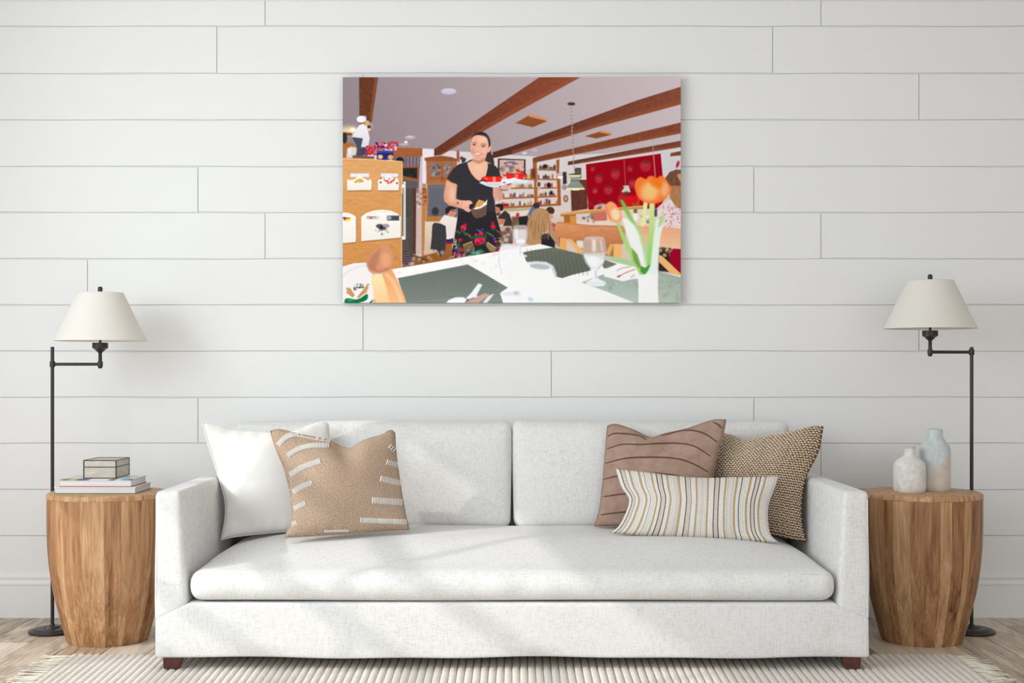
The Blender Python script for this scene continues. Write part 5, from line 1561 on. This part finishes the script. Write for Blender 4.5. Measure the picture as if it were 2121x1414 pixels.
# near chair back
poly('C', [(382, 1030), (470, 1000), (530, 1010), (580, 1160), (622, 1345), (440, 1345)], (252, 220, 172), 1, .6, col2=(246, 196, 142)); poly('C', [(515, 1000), (560, 960), (630, 940), (690, 1060), (760, 1220), (802, 1345), (608, 1345), (565, 1150)], (226, 156, 108), 1, .8, col2=(240, 182, 130)); line('C', [(560, 1000), (640, 1080), (720, 1250), (745, 1345)], 40, (250, 208, 164), .6, 2)
poly('C', [(332, 860), (380, 770), (450, 700), (520, 655), (575, 652), (615, 710), (648, 840), (615, 930), (540, 975), (460, 990), (385, 985), (345, 920)], (205, 142, 108), 1, 1, smooth=True); poly('C', [(340, 880), (400, 780), (500, 690), (470, 860), (430, 960), (370, 960)], (178, 118, 92), .8, 2.2); ell('C', 560, 840, 60, 90, (226, 162, 120), .7, 2.5); line('C', [(370, 900), (470, 985), (600, 940)], 26, (172, 108, 84), .7, 1.6)
# glasses
def glass(t, outline, col=(226, 224, 232), a=.5):
    poly(t, outline, col, a, .6, smooth=True)
glass('D', [(20, 442), (95, 432), (178, 442), (192, 545), (168, 625), (120, 690), (80, 690), (35, 620), (12, 540)]); line('D', [(20, 446), (95, 436), (178, 446)], 8, (180, 176, 184), .8, .5); line('D', [(52, 470), (58, 590)], 16, (250, 250, 252), .8, 1); line('D', [(18, 460), (12, 540), (50, 640)], 7, (150, 146, 156), .7, .5); line('D', [(180, 460), (190, 545), (150, 650)], 7, (150, 146, 156), .7, .5); ell('D', 105, 620, 55, 22, (250, 250, 252), .8, 1)
poly('D', [(85, 690), (120, 690), (126, 770), (185, 788), (170, 806), (60, 800), (80, 770)], (232, 230, 236), .9, .6); line('D', [(95, 700), (98, 775)], 8, (150, 130, 140), .6, .5)
glass('D', [(850, 590), (890, 568), (970, 562), (1050, 572), (1085, 600), (1108, 740), (1075, 870), (1000, 955), (945, 955), (865, 870), (825, 730)], a=.42); poly('D', [(840, 760), (1098, 750), (1070, 870), (1000, 950), (945, 950), (870, 870)], (222, 228, 234), .6, 1)
line('D', [(848, 600), (826, 730), (866, 868), (940, 952)], 10, (176, 172, 184), .8, .6); line('D', [(1086, 604), (1108, 742), (1074, 872), (1002, 954)], 10, (176, 172, 184), .8, .6); ell('D', 968, 580, 116, 14, (205, 190, 192), .8, .8); line('D', [(960, 600), (965, 740)], 44, (250, 248, 250), .7, 2); line('D', [(1040, 610), (1062, 740)], 18, (250, 246, 248), .6, 1.2); ell('D', 960, 850, 70, 50, (250, 251, 253), .7, 2)
poly('D', [(955, 950), (1004, 950), (1000, 1040), (1030, 1065), (1104, 1100), (1080, 1142), (970, 1150), (880, 1128), (868, 1092), (940, 1062), (960, 1040)], (240, 241, 245), .9, .8); line('D', [(985, 960), (985, 1050)], 14, (170, 140, 146), .6, .8); line('D', [(880, 1098), (980, 1118), (1095, 1104)], 8, (196, 204, 212), .8, .6)
glass('C', [(1885, 730), (1920, 662), (2000, 650), (2120, 668), (2135, 780), (2110, 960), (2040, 1090), (1960, 1080), (1900, 960), (1880, 830)], (238, 237, 243), .72); line('C', [(1890, 690), (1980, 652), (2110, 668)], 16, (196, 192, 206), .8, .8); line('C', [(1890, 720), (1882, 850), (1920, 1000)], 10, (196, 194, 206), .8, .8)
poly('C', [(1990, 1080), (2060, 1080), (2070, 1180), (2160, 1220), (2150, 1275), (1960, 1275), (1905, 1240), (1920, 1205), (2000, 1180)], (242, 242, 246), .9, .8); ell('C', 2030, 1235, 110, 24, (212, 214, 226), .7, 1.2)
poly('D', [(120, 960), (160, 885), (260, 858), (400, 866), (480, 910), (515, 990), (530, 1060), (560, 1345), (130, 1345)], (249, 249, 251), .92, 1.4); ell('D', 330, 915, 125, 34, (168, 178, 178), .9, 1.4, .1); line('D', [(170, 885), (280, 862), (400, 870), (478, 912), (512, 1000)], 18, (214, 218, 228), .9, .8); line('D', [(470, 930), (518, 1045)], 26, (186, 196, 204), .7, 1.4); ell('D', 220, 1300, 40, 26, (178, 200, 214), .8, 2, .6); ell('D', 60, 1230, 60, 44, (226, 228, 236), .8, 1); ell('D', 52, 1226, 34, 18, (178, 180, 190), .7, 1)
# tulips in a white vase
poly('D', [(1105, 785), (1250, 812), (1400, 838), (1475, 925), (1380, 905), (1200, 845)], (164, 206, 150), .95, 1)
poly('D', [(1690, 372), (1730, 330), (1792, 300), (1780, 400), (1740, 560), (1722, 800), (1705, 1015), (1600, 1015), (1630, 720)], (226, 240, 232), .96, 1.2); poly('D', [(1730, 330), (1792, 300), (1775, 400), (1715, 470)], (160, 200, 120), .8, 1.4)
poly('D', [(1262, 125), (1302, 138), (1350, 215), (1420, 350), (1480, 455), (1515, 590), (1460, 520), (1400, 430), (1325, 275)], (104, 176, 58), 1, .8, col2=(190, 220, 170))
poly('D', [(1545, 150), (1595, 165), (1575, 300), (1550, 455), (1505, 445), (1530, 300)], (222, 232, 160), 1, .8); poly('D', [(1612, 165), (1675, 165), (1670, 420), (1655, 640), (1622, 925), (1565, 925), (1595, 640), (1610, 420)], (212, 228, 156), 1, .9, col2=(140, 200, 100))
poly('D', [(1285, 330), (1360, 362), (1440, 440), (1500, 560), (1540, 720), (1590, 930), (1540, 960), (1470, 860), (1400, 700), (1340, 520)], (238, 242, 238), .95, 1.4); line('D', [(1500, 480), (1560, 700), (1580, 900)], 50, (170, 216, 150), .6, 2)
poly('D', [(1222, 395), (1258, 400), (1300, 510), (1370, 660), (1490, 880), (1560, 1015), (1500, 1015), (1380, 790), (1290, 590)], (168, 212, 116), 1, .8); poly('D', [(1400, 690), (1470, 770), (1510, 890), (1490, 940), (1430, 850)], (110, 150, 70), .9, 1); poly('D', [(1500, 900), (1560, 930), (1620, 890), (1600, 960), (1560, 1015), (1510, 980)], (66, 146, 58), .95, .9)
poly('D', [(1478, 1022), (1560, 1008), (1718, 1012), (1708, 1080), (1706, 1180), (1722, 1345), (1484, 1345), (1490, 1150)], (251, 251, 253), 1, .7); line('D', [(1486, 1026), (1712, 1020)], 10, (226, 230, 234), .8, .8)
poly('D', [(1098, 200), (1130, 165), (1170, 158), (1220, 190), (1262, 260), (1292, 325), (1284, 378), (1225, 402), (1150, 372), (1112, 280)], (250, 160, 108), 1, .8, smooth=True); ell('D', 1215, 305, 50, 70, (255, 226, 188), .85, 2, -.3); line('D', [(1105, 210), (1125, 280), (1160, 370)], 20, (240, 120, 80), .7, 1.4)
poly('D', [(1438, -20), (1452, -88), (1500, -132), (1545, -118), (1572, -108), (1610, -142), (1660, -142), (1695, -118), (1740, -145), (1788, -132), (1815, -80), (1856, -15), (1850, 55), (1800, 125), (1700, 172), (1600, 172), (1530, 145), (1470, 80)], (255, 122, 48), 1, .9, smooth=True)
ell('D', 1620, 30, 100, 110, (255, 206, 140), .85, 5); ell('D', 1790, 10, 50, 90, (255, 190, 150), .8, 4); ell('D', 1690, -60, 80, 50, (255, 118, 30), .9, 3, .5); line('D', [(1450, -10), (1490, 90), (1560, 150), (1700, 165), (1800, 115)], 22, (250, 110, 80), .6, 2); ell('D', 1600, 80, 90, 60, (255, 190, 120), .6, 4)

lum = img.mean(2, keepdims=True)
img = lum + (img - lum) * 1.02
img = (img - 120) * 1.06 + 127
img += prs.normal(0, 2.0, img.shape)
img = np.clip(img, 0, 255) / 255.0
lin = np.where(img <= .04045, img / 12.92, ((img + .055) / 1.055) ** 2.4)

pic = empty('canvas_print', (0, 5.35, 1.69), 'wide canvas photo print of a waitress in a restaurant hanging on the wall', 'picture')
DP = 5.338
x0, z1 = (PX0 - CX) * DP / F, EYE - (PY0 - HY) * DP / F
sx = DP / F
gx = x0 + np.arange(PW + 1) * sx
gz = z1 - np.arange(PH + 1) * sx
GX, GZ = np.meshgrid(gx, gz)
co = np.stack([GX, np.full_like(GX, DP), GZ], -1).reshape(-1, 3)
ii = np.arange((PH + 1) * (PW + 1)).reshape(PH + 1, PW + 1)
quads = np.stack([ii[1:, :-1], ii[1:, 1:], ii[:-1, 1:], ii[:-1, :-1]], -1).reshape(-1, 4)
me = bpy.data.meshes.new('printed_face')
me.vertices.add(len(co)); me.vertices.foreach_set('co', co.astype('f').ravel())
me.loops.add(quads.size); me.loops.foreach_set('vertex_index', quads.astype('i').ravel())
me.polygons.add(len(quads)); me.polygons.foreach_set('loop_start', np.arange(0, quads.size, 4, dtype='i'))
me.update(calc_edges=True)
pad = np.pad(lin, ((0, 1), (0, 1), (0, 0)), mode='edge')
pad = (pad + np.pad(lin, ((1, 0), (0, 1), (0, 0)), mode='edge') + np.pad(lin, ((0, 1), (1, 0), (0, 0)), mode='edge') + np.pad(lin, ((1, 0), (1, 0), (0, 0)), mode='edge')) / 4
at = me.attributes.new('tint', 'FLOAT_COLOR', 'POINT')
at.data.foreach_set('color', np.concatenate([pad.reshape(-1, 3), np.ones((len(co), 1))], 1).astype('f').ravel())
face = link('printed_face', me, M['print'], pic)
face['label'] = 'photo of a smiling waitress with red bowls and a basket'
box('stretcher', gx[0] + .0004, gx[-1] - .0004, DP + .0003, WY - .0003, gz[-1] + .0004, gz[0] - .0004, M['edge'], pic)
